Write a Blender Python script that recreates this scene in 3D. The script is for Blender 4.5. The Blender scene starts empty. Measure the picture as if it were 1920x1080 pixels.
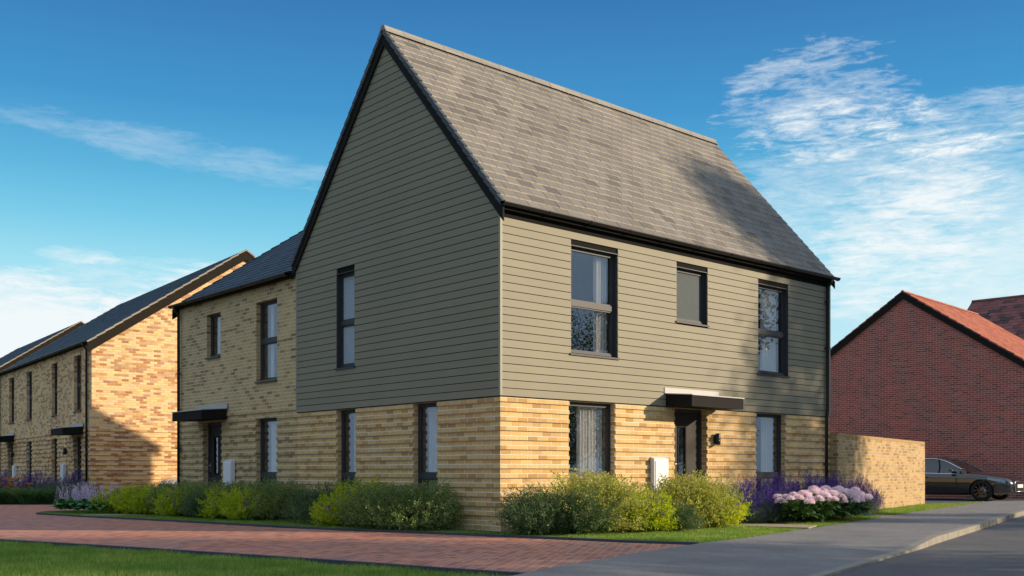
import bpy, math, random
import numpy as np
from mathutils import Vector, Matrix
R = math.radians
S = bpy.context.scene
C = S.collection
# ------------------------------------------------------------------ camera, light, exposure
cam_d = bpy.data.cameras.new('camera'); cam = bpy.data.objects.new('camera', cam_d); C.objects.link(cam)
cam.location = (-10.543, -12.169, 0.94)
cam.rotation_euler = (R(90), 0, R(48.45 - 90))
cam_d.sensor_width = 36; cam_d.lens = 36 * 1930 / 1920
cam_d.shift_y = 344 / 1920
cam_d.clip_end = 3000; cam_d.clip_start = .05
S.camera = cam
SUN_H = Vector((.674, -.739, 0)).normalized(); SUN_EL = R(16.8)
SUN_DIR = Vector((SUN_H.x * math.cos(SUN_EL), SUN_H.y * math.cos(SUN_EL), math.sin(SUN_EL)))
ld = bpy.data.lights.new('sun', 'SUN'); lo = bpy.data.objects.new('sun', ld); C.objects.link(lo)
ld.energy = 3.6; ld.angle = R(.8); ld.color = (1, .82, .60)
lo.rotation_euler = SUN_DIR.to_track_quat('Z', 'Y').to_euler()
S.view_settings.view_transform = 'Standard'; S.view_settings.look = 'None'
S.view_settings.exposure = 0.8; S.view_settings.gamma = 1
S.render.film_transparent = False
S.cycles.max_bounces = 6; S.cycles.transparent_max_bounces = 12

class NT:
    """small helper for node trees"""
    def __init__(s, tree): s.t = tree; s.n = tree.nodes; s.l = tree.links
    def new(s, kind, **kw):
        n = s.n.new(kind)
        for k, v in kw.items(): setattr(n, k, v)
        return n
    def put(s, sock, v):
        if hasattr(v, 'is_linked') or hasattr(v, 'links'): s.l.new(v, sock)
        elif isinstance(v, (tuple, list)) and len(v) == 3 and sock.type == 'RGBA': sock.default_value = (*v, 1)
        else: sock.default_value = v
    def m(s, op, a, b=None, c=None, clamp=False):
        n = s.n.new('ShaderNodeMath'); n.operation = op; n.use_clamp = clamp
        s.put(n.inputs[0], a)
        if b is not None: s.put(n.inputs[1], b)
        if c is not None: s.put(n.inputs[2], c)
        return n.outputs[0]
    def noise(s, vec, scale, detail=3, rough=.55, dist=0, dim='3D'):
        n = s.n.new('ShaderNodeTexNoise'); n.noise_dimensions = dim
        if vec is not None: s.l.new(vec, n.inputs['Vector'])
        n.inputs['Scale'].default_value = scale; n.inputs['Detail'].default_value = detail
        n.inputs['Roughness'].default_value = rough; n.inputs['Distortion'].default_value = dist
        return n.outputs['Fac']
    def ramp(s, fac, stops, interp='LINEAR'):
        n = s.n.new('ShaderNodeValToRGB'); n.color_ramp.interpolation = interp
        e = n.color_ramp.elements
        while len(e) < len(stops): e.new(.5)
        for el, (p, c) in zip(e, stops):
            el.position = p; el.color = (*c, 1) if len(c) == 3 else c
        s.l.new(fac, n.inputs[0]); return n.outputs[0]
    def maprange(s, v, a, b, c=0, d=1, smooth=False):
        n = s.n.new('ShaderNodeMapRange')
        if smooth: n.interpolation_type = 'SMOOTHSTEP'
        s.put(n.inputs[0], v)
        for i, x in enumerate((a, b, c, d)): s.put(n.inputs[i + 1], x)
        return n.outputs[0]
    def mix(s, fac, a, b, blend='MIX'):
        n = s.n.new('ShaderNodeMix'); n.data_type = 'RGBA'; n.blend_type = blend
        s.put(n.inputs[0], fac); s.put(n.inputs[6], a); s.put(n.inputs[7], b); return n.outputs[2]
    def hsv(s, col, h=.5, sat=1, v=1):
        n = s.n.new('ShaderNodeHueSaturation'); s.put(n.inputs['Hue'], h); s.put(n.inputs['Saturation'], sat)
        s.put(n.inputs['Value'], v); s.put(n.inputs['Color'], col); return n.outputs[0]
    def sep(s, v):
        n = s.n.new('ShaderNodeSeparateXYZ'); s.l.new(v, n.inputs[0]); return n.outputs
    def comb(s, x, y, z=0.0):
        n = s.n.new('ShaderNodeCombineXYZ')
        for i, q in enumerate((x, y, z)): s.put(n.inputs[i], q)
        return n.outputs[0]

W = bpy.data.worlds.new('World'); S.world = W; W.use_nodes = True
def build_world():
    t = NT(W.node_tree); t.n.clear()
    out = t.new('ShaderNodeOutputWorld'); bg = t.new('ShaderNodeBackground')
    sky = t.new('ShaderNodeTexSky', sky_type='NISHITA'); sky.sun_disc = False
    sky.sun_elevation = SUN_EL; sky.sun_rotation = math.atan2(SUN_H.x, SUN_H.y)
    sky.air_density = 1.25; sky.dust_density = .35; sky.ozone_density = 2.6; sky.altitude = 0
    tc = t.new('ShaderNodeTexCoord'); d = tc.outputs['Generated']
    x, y, z = t.sep(d)
    az = t.m('ARCTAN2', y, x); el = t.m('ARCSINE', z)
    azd = t.m('MULTIPLY', az, 57.2958); eld = t.m('MULTIPLY', el, 57.2958)
    K = 3.83
    grad = t.ramp(t.m('DIVIDE', eld, 50.0), [(0, (.74 * K, .88 * K, .93 * K)), (.10, (.62 * K, .85 * K, .93 * K)), (.21, (.36 * K, .75 * K, .89 * K)), (.26, (.20 * K, .60 * K, .82 * K)),
        (.31, (.115 * K, .46 * K, .73 * K)), (.38, (.062 * K, .31 * K, .62 * K)), (.50, (.040 * K, .185 * K, .46 * K)), (1, (.04 * K, .15 * K, .38 * K))])
    # unseen sky away from the clear blue quarter, brightened to fill the shaded faces
    away = t.maprange(t.m('ABSOLUTE', t.m('SUBTRACT', azd, 48.0)), 38, 75, 0, 1, smooth=True)
    away = t.m('MAXIMUM', away, t.maprange(eld, 34, 60, 0, 1, smooth=True))
    pale = t.hsv(t.mix(.45, sky.outputs[0], (4.3, 4.9, 5.7)), .5, .95, .80)
    pale = t.mix(t.maprange(eld, 10, 34, 0, 1, smooth=True), (1.15, 1.65, 2.25), pale)  # lowest band dimmed for the window reflections
    base = t.mix(away, grad, pale)
    def blob(a0, e0, ra, re, tilt=0):
        da = t.m('SUBTRACT', azd, a0); de = t.m('SUBTRACT', eld, e0)
        if tilt:
            de = t.m('SUBTRACT', de, t.m('MULTIPLY', da, tilt))
        q = t.m('ADD', t.m('POWER', t.m('ABSOLUTE', t.m('DIVIDE', da, ra)), 2), t.m('POWER', t.m('ABSOLUTE', t.m('DIVIDE', de, re)), 2))
        return t.maprange(q, 0, 1, 1, 0, smooth=True)
    warp = t.new('ShaderNodeVectorMath', operation='MULTIPLY'); t.l.new(t.comb(azd, eld, 0.0), warp.inputs[0])
    warp.inputs[1].default_value = (.10, .42, 1)
    n1 = t.noise(warp.outputs[0], 1.6, 12, .66, .55)
    n3 = t.noise(warp.outputs[0], 6.5, 10, .68, .5)
    n2 = t.noise(warp.outputs[0], .8, 5, .55, .3)
    nn = t.m('ADD', t.m('MULTIPLY', n1, .45), t.m('ADD', t.m('MULTIPLY', n3, .45), t.m('MULTIPLY', n2, .10)))
    def cloud(mask, thin, gain, top):
        """noise that has to rise above a level; the level falls towards the middle of the mask, so edges fray"""
        lev = t.maprange(mask, 0, 1, .72, thin)
        return t.m('MINIMUM', t.m('MULTIPLY', t.m('MAXIMUM', t.m('SUBTRACT', nn, lev), 0.0), gain), top)
    LAY = [cloud(blob(31.8, 18.8, 8.4, 4.6, .03), .41, 3.2, .8), cloud(blob(24.5, 17.3, 9, 2.2, -.05), .39, 2.6, .5), cloud(blob(30, 13.5, 11, 8), .34, 2.0, .50), cloud(blob(24.5, 11, 11, 8), .26, 2.1, .60),
           cloud(blob(66, 16.5, 17, 1.5, .11), .38, 1.0, .5), cloud(blob(71.4, 11.0, 3.4, .7), .34, 2.4, .40), cloud(blob(64.5, 10.2, 6.5, 1.5, -.16), .35, 2.9, .6), cloud(blob(67, 9.5, 10, 2.8), .36, 2, .4),
           cloud(blob(77, 5.2, 18, 6.4), .10, 3.0, .97), cloud(blob(67.6, 7.4, 5.0, 2.6), .22, 3.6, .92), cloud(blob(48, 17.4, 4, 1.4), .42, 2, .2)]
    cl = None
    for q in LAY: cl = q if cl is None else t.m('ADD', cl, q)
    cl = t.m('MINIMUM', cl, .95)
    col = t.mix(cl, base, (3.45, 3.65, 3.72))
    t.l.new(col, bg.inputs[0]); bg.inputs[1].default_value = .15
    t.l.new(bg.outputs[0], out.inputs[0])
build_world()

# ------------------------------------------------------------------ mesh helpers
class MB:
    def __init__(s): s.v = []; s.f = []; s.sm = []
    def quad(s, *p):
        n = len(s.v); s.v += [tuple(q) for q in p]; s.f.append(tuple(range(n, n + len(p)))); s.sm.append(False)
    def box(s, x0, x1, y0, y1, z0, z1):
        if x0 > x1: x0, x1 = x1, x0
        if y0 > y1: y0, y1 = y1, y0
        n = len(s.v)
        s.v += [(x0,y0,z0),(x1,y0,z0),(x1,y1,z0),(x0,y1,z0),(x0,y0,z1),(x1,y0,z1),(x1,y1,z1),(x0,y1,z1)]
        for f in ((0,3,2,1),(4,5,6,7),(0,1,5,4),(1,2,6,5),(2,3,7,6),(3,0,4,7)):
            s.f.append(tuple(n + i for i in f)); s.sm.append(False)
    def hexa(s, p):   # 8 corners: bottom 4 ccw, top 4 ccw
        n = len(s.v); s.v += [tuple(q) for q in p]
        for f in ((0,3,2,1),(4,5,6,7),(0,1,5,4),(1,2,6,5),(2,3,7,6),(3,0,4,7)):
            s.f.append(tuple(n + i for i in f)); s.sm.append(False)
    def prism(s, poly, z0, z1, to=None):
        """poly in 2D extruded z0..z1; 'to' maps (u,v,w)->xyz"""
        to = to or (lambda a, b, c: (a, b, c)); k = len(poly); n = len(s.v)
        s.v += [to(a, b, z0) for a, b in poly] + [to(a, b, z1) for a, b in poly]
        s.f.append(tuple(range(n + k - 1, n - 1, -1))); s.f.append(tuple(range(n + k, n + 2 * k))); s.sm += [False, False]
        for i in range(k):
            j = (i + 1) % k; s.f.append((n + i, n + j, n + k + j, n + k + i)); s.sm.append(False)
    def tube(s, pts, r, seg=10, caps=True):
        pts = [Vector(p) for p in pts]; rr = r if isinstance(r, (list, tuple)) else [r] * len(pts)
        n0 = len(s.v)
        for i, p in enumerate(pts):
            t = (pts[min(i + 1, len(pts) - 1)] - pts[max(i - 1, 0)]).normalized()
            a = t.orthogonal().normalized() if i == 0 else (a - t * a.dot(t)).normalized()
            b = t.cross(a)
            for k in range(seg):
                w = 2 * math.pi * k / seg
                s.v.append(tuple(p + (a * math.cos(w) + b * math.sin(w)) * rr[i]))
        for i in range(len(pts) - 1):
            for k in range(seg):
                q = (k + 1) % seg
                s.f.append((n0 + i * seg + k, n0 + i * seg + q, n0 + (i + 1) * seg + q, n0 + (i + 1) * seg + k)); s.sm.append(True)
        if caps:
            s.f.append(tuple(n0 + k for k in range(seg - 1, -1, -1))); s.sm.append(False)
            m = n0 + (len(pts) - 1) * seg; s.f.append(tuple(m + k for k in range(seg))); s.sm.append(False)
    def lathe(s, prof, seg=24, axis='Z', cen=(0, 0, 0)):
        n0 = len(s.v)
        for r, h in prof:
            for k in range(seg):
                w = 2 * math.pi * k / seg; a, b = r * math.cos(w), r * math.sin(w)
                p = (a, b, h) if axis == 'Z' else (a, h, b)
                s.v.append((p[0] + cen[0], p[1] + cen[1], p[2] + cen[2]))
        for i in range(len(prof) - 1):
            for k in range(seg):
                q = (k + 1) % seg; f = (n0 + i * seg + k, n0 + i * seg + q, n0 + (i + 1) * seg + q, n0 + (i + 1) * seg + k)
                s.f.append(f); s.sm.append(True)
    def build(s, name, mat, parent=None, uv=True):
        me = bpy.data.meshes.new(name); me.from_pydata(s.v, [], s.f)
        if uv:
            l = me.uv_layers.new(name='UVMap'); co = s.v; data = np.zeros((len(me.loops), 2), 'f')
            for p in me.polygons:
                n = p.normal; ax, ay, az = abs(n.x), abs(n.y), abs(n.z)
                for li in p.loop_indices:
                    v = co[me.loops[li].vertex_index]
                    data[li] = (v[0], v[1]) if az > max(ax, ay) else ((v[1], v[2]) if ax > ay else (v[0], v[2]))
            l.data.foreach_set('uv', data.ravel())
        me.polygons.foreach_set('use_smooth', s.sm); me.materials.append(mat); me.update()
        o = bpy.data.objects.new(name, me); C.objects.link(o)
        if parent: o.parent = parent
        return o

def arr_obj(name, V, F, mat, parent=None, smooth=False):
    """V (n,3), F (m,k) numpy arrays -> one mesh object"""
    me = bpy.data.meshes.new(name); V = np.ascontiguousarray(V, 'f'); F = np.ascontiguousarray(F, 'i')
    me.vertices.add(len(V)); me.vertices.foreach_set('co', V.ravel())
    k = F.shape[1]; me.loops.add(F.size); me.loops.foreach_set('vertex_index', F.ravel())
    me.polygons.add(len(F)); me.polygons.foreach_set('loop_start', np.arange(len(F), dtype='i') * k)
    me.polygons.foreach_set('loop_total', np.full(len(F), k, 'i'))
    me.polygons.foreach_set('use_smooth', np.full(len(F), bool(smooth)))
    me.materials.append(mat); me.update(calc_edges=True); me.validate()
    o = bpy.data.objects.new(name, me); C.objects.link(o)
    if parent: o.parent = parent
    return o

def thing(name, label, cat, loc=(0, 0, 0), rz=0, group=None):
    o = bpy.data.objects.new(name, None); C.objects.link(o); o.location = loc; o.rotation_euler = (0, 0, rz)
    o['label'] = label; o['category'] = cat
    if group: o['group'] = group
    return o
def tag(o, label, cat, group=None, kind=None):
    o['label'] = label; o['category'] = cat
    if group: o['group'] = group
    if kind: o['kind'] = kind
    return o
def struct(o): o['kind'] = 'structure'; return o
def dup(o, parent=None, loc=None, rz=None, label=None, group=None, scale=None):
    c = o.copy(); C.objects.link(c)
    if parent is not None: c.parent = parent
    if loc is not None: c.location = loc
    if rz is not None: c.rotation_euler = (0, 0, rz)
    if scale is not None: c.scale = scale
    if label: c['label'] = label
    if group: c['group'] = group
    for ch in list(KIDS(o)): dup(ch, c)
    return c
def KIDS(o): return [q for q in C.objects if q.parent is o]

# ------------------------------------------------------------------ materials
def mat(name):
    m = bpy.data.materials.new(name); m.use_nodes = True; t = NT(m.node_tree); t.n.clear()
    out = t.new('ShaderNodeOutputMaterial'); t.out = out
    return m, t
def principled(t, col, rough=.6, spec=.4, metal=0, bump=None, bdist=.005, bstr=1.0, **kw):
    p = t.new('ShaderNodeBsdfPrincipled')
    t.put(p.inputs['Base Color'], col); t.put(p.inputs['Roughness'], rough)
    t.put(p.inputs['Specular IOR Level'], spec); t.put(p.inputs['Metallic'], metal)
    for k, v in kw.items(): t.put(p.inputs[k], v)
    if bump is not None:
        b = t.new('ShaderNodeBump'); b.inputs['Strength'].default_value = bstr; b.inputs['Distance'].default_value = bdist
        t.l.new(bump, b.inputs['Height']); t.l.new(b.outputs[0], p.inputs['Normal'])
    t.l.new(p.outputs[0], t.out.inputs[0]); return p
def plain(name, col, rough=.5, spec=.4, metal=0, var=.06, scale=6, bump=0, **kw):
    m, t = mat(name); tc = t.new('ShaderNodeTexCoord').outputs['Object']
    n = t.noise(tc, scale, 5, .6)
    c = t.hsv(col, .5, 1, t.maprange(n, .2, .8, 1 - var, 1 + var))
    principled(t, c, rough, spec, metal, bump=(n if bump else None), bdist=bump or .001, **kw); return m

def brick(name, cols, mortar, L=.222, H=.075, joint=.013, patch=.10, stain=.12, rough=.85, tone=1.0):
    m, t = mat(name); uv = t.new('ShaderNodeUVMap').outputs[0]; u, v, _ = t.sep(uv)
    vr = t.m('DIVIDE', v, H); row = t.m('FLOOR', vr); fy = t.m('FRACT', vr)
    sh = t.m('MULTIPLY', t.m('MODULO', row, 2.0), .5)
    ur = t.m('ADD', t.m('DIVIDE', u, L), sh); col = t.m('FLOOR', ur); fx = t.m('FRACT', ur)
    wn = t.new('ShaderNodeTexWhiteNoise', noise_dimensions='2D'); t.l.new(t.comb(col, row), wn.inputs['Vector'])
    r = wn.outputs[0]
    big = t.noise(uv, .7, 3, .6); mid = t.noise(uv, 2.6, 3, .6)
    r2 = t.m('ADD', r, t.m('MULTIPLY', t.m('SUBTRACT', mid, .5), patch * 6), clamp=True)
    c = t.ramp(r2, cols)
    fine = t.noise(uv, 38, 4, .65); st = t.new('ShaderNodeMapping'); st.inputs['Scale'].default_value = (14, 120, 1)
    t.l.new(uv, st.inputs[0]); streak = t.noise(st.outputs[0], 1, 3, .6)
    val = t.m('ADD', t.maprange(fine, .25, .75, -.14, .14), t.maprange(big, .25, .75, 1 - stain, 1 + stain))
    val = t.m('ADD', val, t.maprange(streak, .25, .75, -.08, .08))
    c = t.hsv(c, .5, 1, t.m('MULTIPLY', val, tone))
    jx, jy = joint / L, joint / H
    mx = t.maprange(fx, jx * .7, jx * 1.2, 0, 1); my = t.maprange(fy, jy * .7, jy * 1.2, 0, 1)
    msk = t.m('MULTIPLY', mx, my)
    mc = t.hsv(mortar, .5, 1, t.maprange(fine, .2, .8, .85, 1.15))
    c = t.mix(msk, mc, c)
    h = t.m('ADD', msk, t.m('MULTIPLY', fine, .35))
    principled(t, c, rough, .25, bump=h, bdist=.006); return m

M = {}
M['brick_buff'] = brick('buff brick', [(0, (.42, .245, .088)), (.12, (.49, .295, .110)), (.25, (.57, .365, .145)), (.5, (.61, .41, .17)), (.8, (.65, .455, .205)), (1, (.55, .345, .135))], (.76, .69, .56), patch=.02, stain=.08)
M['brick_shade'] = brick('shade-toned buff brick', [(0, (.27, .175, .075)), (.16, (.36, .24, .105)), (.28, (.48, .34, .155)), (.7, (.56, .41, .20)), (1, (.49, .345, .16))], (.68, .59, .45), patch=.02, stain=.08)  # darker copy of the buff brick, with the wall's shade in its colour
M['brick_orange'] = brick('orange buff brick', [(0, (.40, .18, .075)), (.2, (.52, .26, .11)), (.38, (.66, .39, .17)), (.5, (.78, .53, .24)), (.75, (.82, .59, .28)), (1, (.72, .46, .20))], (.66, .55, .41), patch=.06)
M['brick_garden'] = brick('golden garden brick', [(0, (.27, .155, .06)), (.25, (.39, .245, .10)), (.6, (.50, .335, .145)), (1, (.44, .29, .13))], (.60, .51, .39), patch=.05)
M['brick_red'] = brick('dark red brick', [(0, (.15, .078, .065)), (.10, (.20, .080, .066)), (.2, (.30, .086, .071)), (.6, (.34, .095, .077)), (1, (.39, .122, .096))], (.58, .45, .39), patch=.03, joint=.012)

def paving():
    m, t = mat('red block paving'); g = t.new('ShaderNodeTexCoord').outputs['Object']
    mp = t.new('ShaderNodeMapping'); mp.inputs['Rotation'].default_value = (0, 0, R(-37)); t.l.new(g, mp.inputs[0])
    u, v, _ = t.sep(mp.outputs[0]); H = .10; L = .20
    vr = t.m('DIVIDE', v, H); row = t.m('FLOOR', vr); fy = t.m('FRACT', vr)
    ur = t.m('ADD', t.m('DIVIDE', u, L), t.m('MULTIPLY', t.m('MODULO', row, 2.0), .5)); col = t.m('FLOOR', ur); fx = t.m('FRACT', ur)
    wn = t.new('ShaderNodeTexWhiteNoise', noise_dimensions='2D'); t.l.new(t.comb(col, row), wn.inputs['Vector'])
    c = t.ramp(wn.outputs[0], [(0, (.27, .105, .075)), (.25, (.36, .125, .080)), (.5, (.44, .150, .088)), (.8, (.52, .190, .105)), (1, (.40, .160, .110))])
    fine = t.noise(g, 60, 4, .7); big = t.noise(g, .55, 4, .6)
    c = t.hsv(c, .5, t.maprange(big, .3, .7, .82, 1.08), t.m('ADD', t.maprange(fine, .2, .8, -.16, .16), t.maprange(big, .3, .7, .84, 1.12)))
    msk = t.m('MULTIPLY', t.maprange(fx, .018, .045, 0, 1), t.maprange(fy, .04, .09, 0, 1))
    c = t.mix(msk, (.60, .47, .38), c)
    principled(t, c, .75, .35, bump=t.m('ADD', msk, t.m('MULTIPLY', fine, .3)), bdist=.005); return m
M['paving'] = paving()
def asphalt(name, base, fleck, rough=.8):
    m, t = mat(name); g = t.new('ShaderNodeTexCoord').outputs['Object']
    a = t.noise(g, 150, 3, .8); b = t.noise(g, 1.1, 5, .65); d = t.noise(g, 14, 4, .6)
    c = t.mix(t.maprange(a, .5, .68, 0, 1), base, fleck)
    vo = t.new('ShaderNodeTexVoronoi', feature='DISTANCE_TO_EDGE'); vo.inputs['Scale'].default_value = .45
    t.l.new(g, vo.inputs['Vector'])
    c = t.hsv(c, .5, 1, t.m('ADD', t.maprange(b, .3, .7, .82, 1.15), t.maprange(d, .3, .7, -.08, .08)))
    principled(t, c, rough, .3, bump=t.m('ADD', a, t.m('MULTIPLY', d, .5)), bdist=.006); return m
M['footpath'] = asphalt('footpath asphalt', (.19, .18, .175), (.36, .34, .32))
M['road'] = asphalt('road asphalt', (.105, .10, .10), (.22, .21, .20))
def ground_mat(name, a, b, c_, sc=3):
    m, t = mat(name); g = t.new('ShaderNodeTexCoord').outputs['Object']
    n = t.noise(g, sc, 8, .7); n2 = t.noise(g, 40, 4, .7)
    principled(t, t.mix(t.maprange(n2, .35, .65, 0, .6), t.ramp(n, [(.3, a), (.55, b), (.75, c_)]), a), .95, .1, bump=n2, bdist=.02); return m
M['turf'] = ground_mat('turf', (.030, .070, .012), (.055, .12, .022), (.085, .15, .03))
M['soil'] = ground_mat('bark soil', (.020, .013, .008), (.035, .024, .015), (.055, .038, .024), 12)
M['slab'] = plain('buff paving slab', (.36, .29, .20), .8, .3, var=.12, scale=9)
M['edging'] = plain('blue grey edging', (.050, .060, .078), .7, .3, var=.15, scale=5)
M['kerb'] = plain('concrete kerb', (.27, .245, .20), .85, .25, var=.2, scale=7)

def cladding():
    m, t = mat('olive grey cladding boards'); g = t.new('ShaderNodeTexCoord').outputs['Object']
    mp = t.new('ShaderNodeMapping'); mp.inputs['Scale'].default_value = (3, 3, 60); t.l.new(g, mp.inputs[0])
    n = t.noise(mp.outputs[0], 2, 5, .6); isl = t.new('ShaderNodeNewGeometry').outputs['Random Per Island']
    b = t.noise(g, .8, 3, .5)
    c = t.hsv((.234, .213, .146), .5, 1, t.m('ADD', t.m('ADD', t.maprange(n, .3, .7, -.035, .035), t.maprange(isl, 0, 1, -.03, .03)), t.maprange(b, .3, .7, .96, 1.04)))
    principled(t, c, .62, .3, bump=n, bdist=.0015); return m
M['clad'] = cladding()
M['clad_trim'] = plain('cladding corner trim', (.27, .265, .20), .55, .35, var=.03)
M['black'] = plain('black board', (.014, .013, .012), .75, .12, var=.1)
M['groove'] = plain('dark membrane', (.012, .012, .011), .9, .1)
M['gutter'] = plain('black gutter plastic', (.014, .013, .012), .32, .5, var=.1)
M['bronze'] = plain('brown barge board', (.022, .018, .013), .8, .08, var=.12)
M['frame'] = plain('anthracite frame', (.045, .048, .052), .5, .25, var=.04)
M['frame_warm'] = M['frame']
M['door'] = plain('anthracite door leaf', (.036, .031, .026), .6, .2, var=.04)
M['white_box'] = plain('white meter cabinet', (.72, .72, .72), .5, .4, var=.02)
M['steel'] = plain('brushed steel', (.55, .54, .52), .3, .5, 1.0, var=.03)
M['canopy_top'] = plain('pale grey canopy sheet', (.42, .41, .39), .55, .4, var=.05)
M['room'] = plain('room interior', (.10, .095, .09), .9, .1, var=.2, scale=2)
M['lintel'] = plain('dark lintel', (.03, .03, .03), .7)
M['timber'] = plain('brown gate timber', (.11, .065, .035), .8, .2, var=.2, scale=14)
M['cardboard'] = plain('pale card box', (.45, .36, .25), .8)
M['dark_metal'] = plain('dark lamp metal', (.012, .014, .016), .35, .5)
def tiles(name, stops, rough=.7, spec=.35, var=.12, bump=.003):
    m, t = mat(name); g = t.new('ShaderNodeTexCoord').outputs['Object']
    isl = t.new('ShaderNodeNewGeometry').outputs['Random Per Island']
    n = t.noise(g, 22, 5, .7); b = t.noise(g, .6, 4, .6)
    c = t.hsv(t.ramp(isl, stops), .5, 1, t.m('ADD', t.maprange(n, .25, .75, -var, var), t.maprange(b, .3, .7, .92, 1.08)))
    principled(t, c, rough, spec, bump=n, bdist=bump); return m
M['tile_main'] = tiles('grey brown roof tiles', [(0, (.115, .103, .090)), (.08, (.13, .117, .102)), (.14, (.165, .148, .127)), (.6, (.185, .167, .143)), (1, (.208, .188, .160))], var=.10, bump=.0015)
M['tile_edge'] = tiles('brightened tile edges', [(0, (.74, .66, .51)), (1, (.88, .80, .64))])
M['tile_slate'] = tiles('blue slate tiles', [(0, (.038, .046, .056)), (.5, (.050, .060, .073)), (1, (.062, .073, .087))], .6, .3, .06, .001)
M['verge_pale'] = tiles('pale verge tiles', [(0, (.25, .22, .18)), (1, (.34, .29, .23))])
M['verge_grey'] = tiles('grey verge caps', [(0, (.055, .066, .078)), (1, (.09, .10, .11))])
M['ridge_main'] = tiles('buff ridge tiles', [(0, (.24, .22, .18)), (1, (.31, .28, .23))])
M['tile_orange'] = tiles('red clay tiles', [(0, (.30, .080, .040)), (.5, (.42, .13, .065)), (1, (.50, .175, .09))])
M['tile_dred'] = tiles('dark red clay tiles', [(0, (.06, .034, .034)), (.22, (.09, .04, .038)), (.3, (.18, .055, .048)), (1, (.24, .085, .07))])
def glass(name='window glass', tint=(.95, .96, .97), ior=2.25, rough=.0):
    m, t = mat(name); tr = t.new('ShaderNodeBsdfTransparent'); tr.inputs[0].default_value = (*tint, 1)
    gl = t.new('ShaderNodeBsdfGlossy'); gl.inputs['Roughness'].default_value = rough; gl.inputs['Color'].default_value = (1, 1, 1, 1)
    g = t.new('ShaderNodeTexCoord').outputs['Object']
    b = t.new('ShaderNodeBump'); b.inputs['Distance'].default_value = .003; b.inputs['Strength'].default_value = .35
    t.l.new(t.noise(g, 1.2, 1, .5), b.inputs['Height']); t.l.new(b.outputs[0], gl.inputs['Normal'])
    ge = t.new('ShaderNodeNewGeometry'); dt = t.new('ShaderNodeVectorMath', operation='DOT_PRODUCT'); t.l.new(ge.outputs['Incoming'], dt.inputs[0]); t.l.new(ge.outputs['Normal'], dt.inputs[1])
    F0 = ((ior - 1) / (ior + 1)) ** 2
    f = t.m('ADD', F0, t.m('MULTIPLY', 1 - F0, t.m('POWER', t.m('SUBTRACT', 1.0, t.m('ABSOLUTE', dt.outputs['Value']), clamp=True), 5.0)), clamp=True)
    mx = t.new('ShaderNodeMixShader'); t.l.new(f, mx.inputs[0]); t.l.new(tr.outputs[0], mx.inputs[1]); t.l.new(gl.outputs[0], mx.inputs[2])
    t.l.new(mx.outputs[0], t.out.inputs[0]); return m
M['glass'] = glass()
def frosted(name='frosted glass', col=(.075, .088, .092)):
    m, t = mat(name); g = t.new('ShaderNodeTexCoord').outputs['Object']
    v = t.new('ShaderNodeTexVoronoi'); v.inputs['Scale'].default_value = 95; t.l.new(g, v.inputs['Vector'])
    n = t.noise(g, 60, 3, .7)
    c = t.hsv(col, .5, 1, t.maprange(v.outputs['Distance'], 0, .7, .75, 1.3))
    principled(t, c, .6, .12, bump=t.m('ADD', v.outputs['Distance'], n), bdist=.003); return m
M['frosted'] = frosted(); M['frosted_shade'] = frosted('frosted glass toned for shade', (.30, .36, .40))  # second one: same frosted glass, colour raised for the window out of the sun
def curtain_mat(name='curtain cloth', col=(.74, .71, .66)):
    m, t = mat(name); d = t.new('ShaderNodeBsdfDiffuse'); d.inputs[0].default_value = (*col, 1)
    tl = t.new('ShaderNodeBsdfTranslucent'); tl.inputs[0].default_value = (*col, 1)
    mx = t.new('ShaderNodeMixShader'); mx.inputs[0].default_value = .25
    t.l.new(d.outputs[0], mx.inputs[1]); t.l.new(tl.outputs[0], mx.inputs[2]); t.l.new(mx.outputs[0], t.out.inputs[0]); return m
M['curtain'] = curtain_mat('curtain cloth', (.82, .79, .74))
def leafmat(name, stops, trans=.3, gloss=.35, rough=.45):
    m, t = mat(name); g = t.new('ShaderNodeTexCoord').outputs['Object']
    isl = t.new('ShaderNodeNewGeometry').outputs['Random Per Island']
    n = t.noise(g, 2.2, 4, .6)
    f = t.m('ADD', t.m('MULTIPLY', isl, .75), t.maprange(n, .3, .7, -.12, .37), clamp=True)
    c = t.ramp(f, stops)
    p = t.new('ShaderNodeBsdfPrincipled'); t.l.new(c, p.inputs['Base Color']); p.inputs['Roughness'].default_value = rough
    p.inputs['Specular IOR Level'].default_value = gloss
    tl = t.new('ShaderNodeBsdfTranslucent'); t.l.new(t.hsv(c, .485, 1.15, 1.5), tl.inputs[0])
    mx = t.new('ShaderNodeMixShader'); mx.inputs[0].default_value = trans
    t.l.new(p.outputs[0], mx.inputs[1]); t.l.new(tl.outputs[0], mx.inputs[2]); t.l.new(mx.outputs[0], t.out.inputs[0]); return m
M['lf_varieg'] = leafmat('variegated leaves', [(0, (.12, .15, .030)), (.3, (.26, .29, .060)), (.65, (.44, .45, .11)), (1, (.62, .60, .22))], .4)
M['lf_spirea'] = leafmat('lime leaves', [(0, (.17, .25, .015)), (.4, (.36, .45, .025)), (.8, (.52, .58, .04)), (1, (.66, .66, .08))], .4)
M['lf_dark'] = leafmat('dark narrow leaves', [(0, (.045, .085, .030)), (.5, (.085, .14, .052)), (1, (.17, .24, .10))], .3)
M['lf_mid'] = leafmat('mid green leaves', [(0, (.085, .13, .040)), (.5, (.17, .24, .070)), (.85, (.28, .35, .13)), (1, (.42, .46, .22))], .38)
M['lf_laven'] = leafmat('grey green stems', [(0, (.07, .11, .055)), (.6, (.14, .20, .09)), (1, (.24, .30, .15))], .3)
M['lf_big'] = leafmat('broad dark leaves', [(0, (.025, .060, .015)), (.6, (.05, .115, .028)), (1, (.10, .19, .05))], .22, .5, .35)
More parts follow.
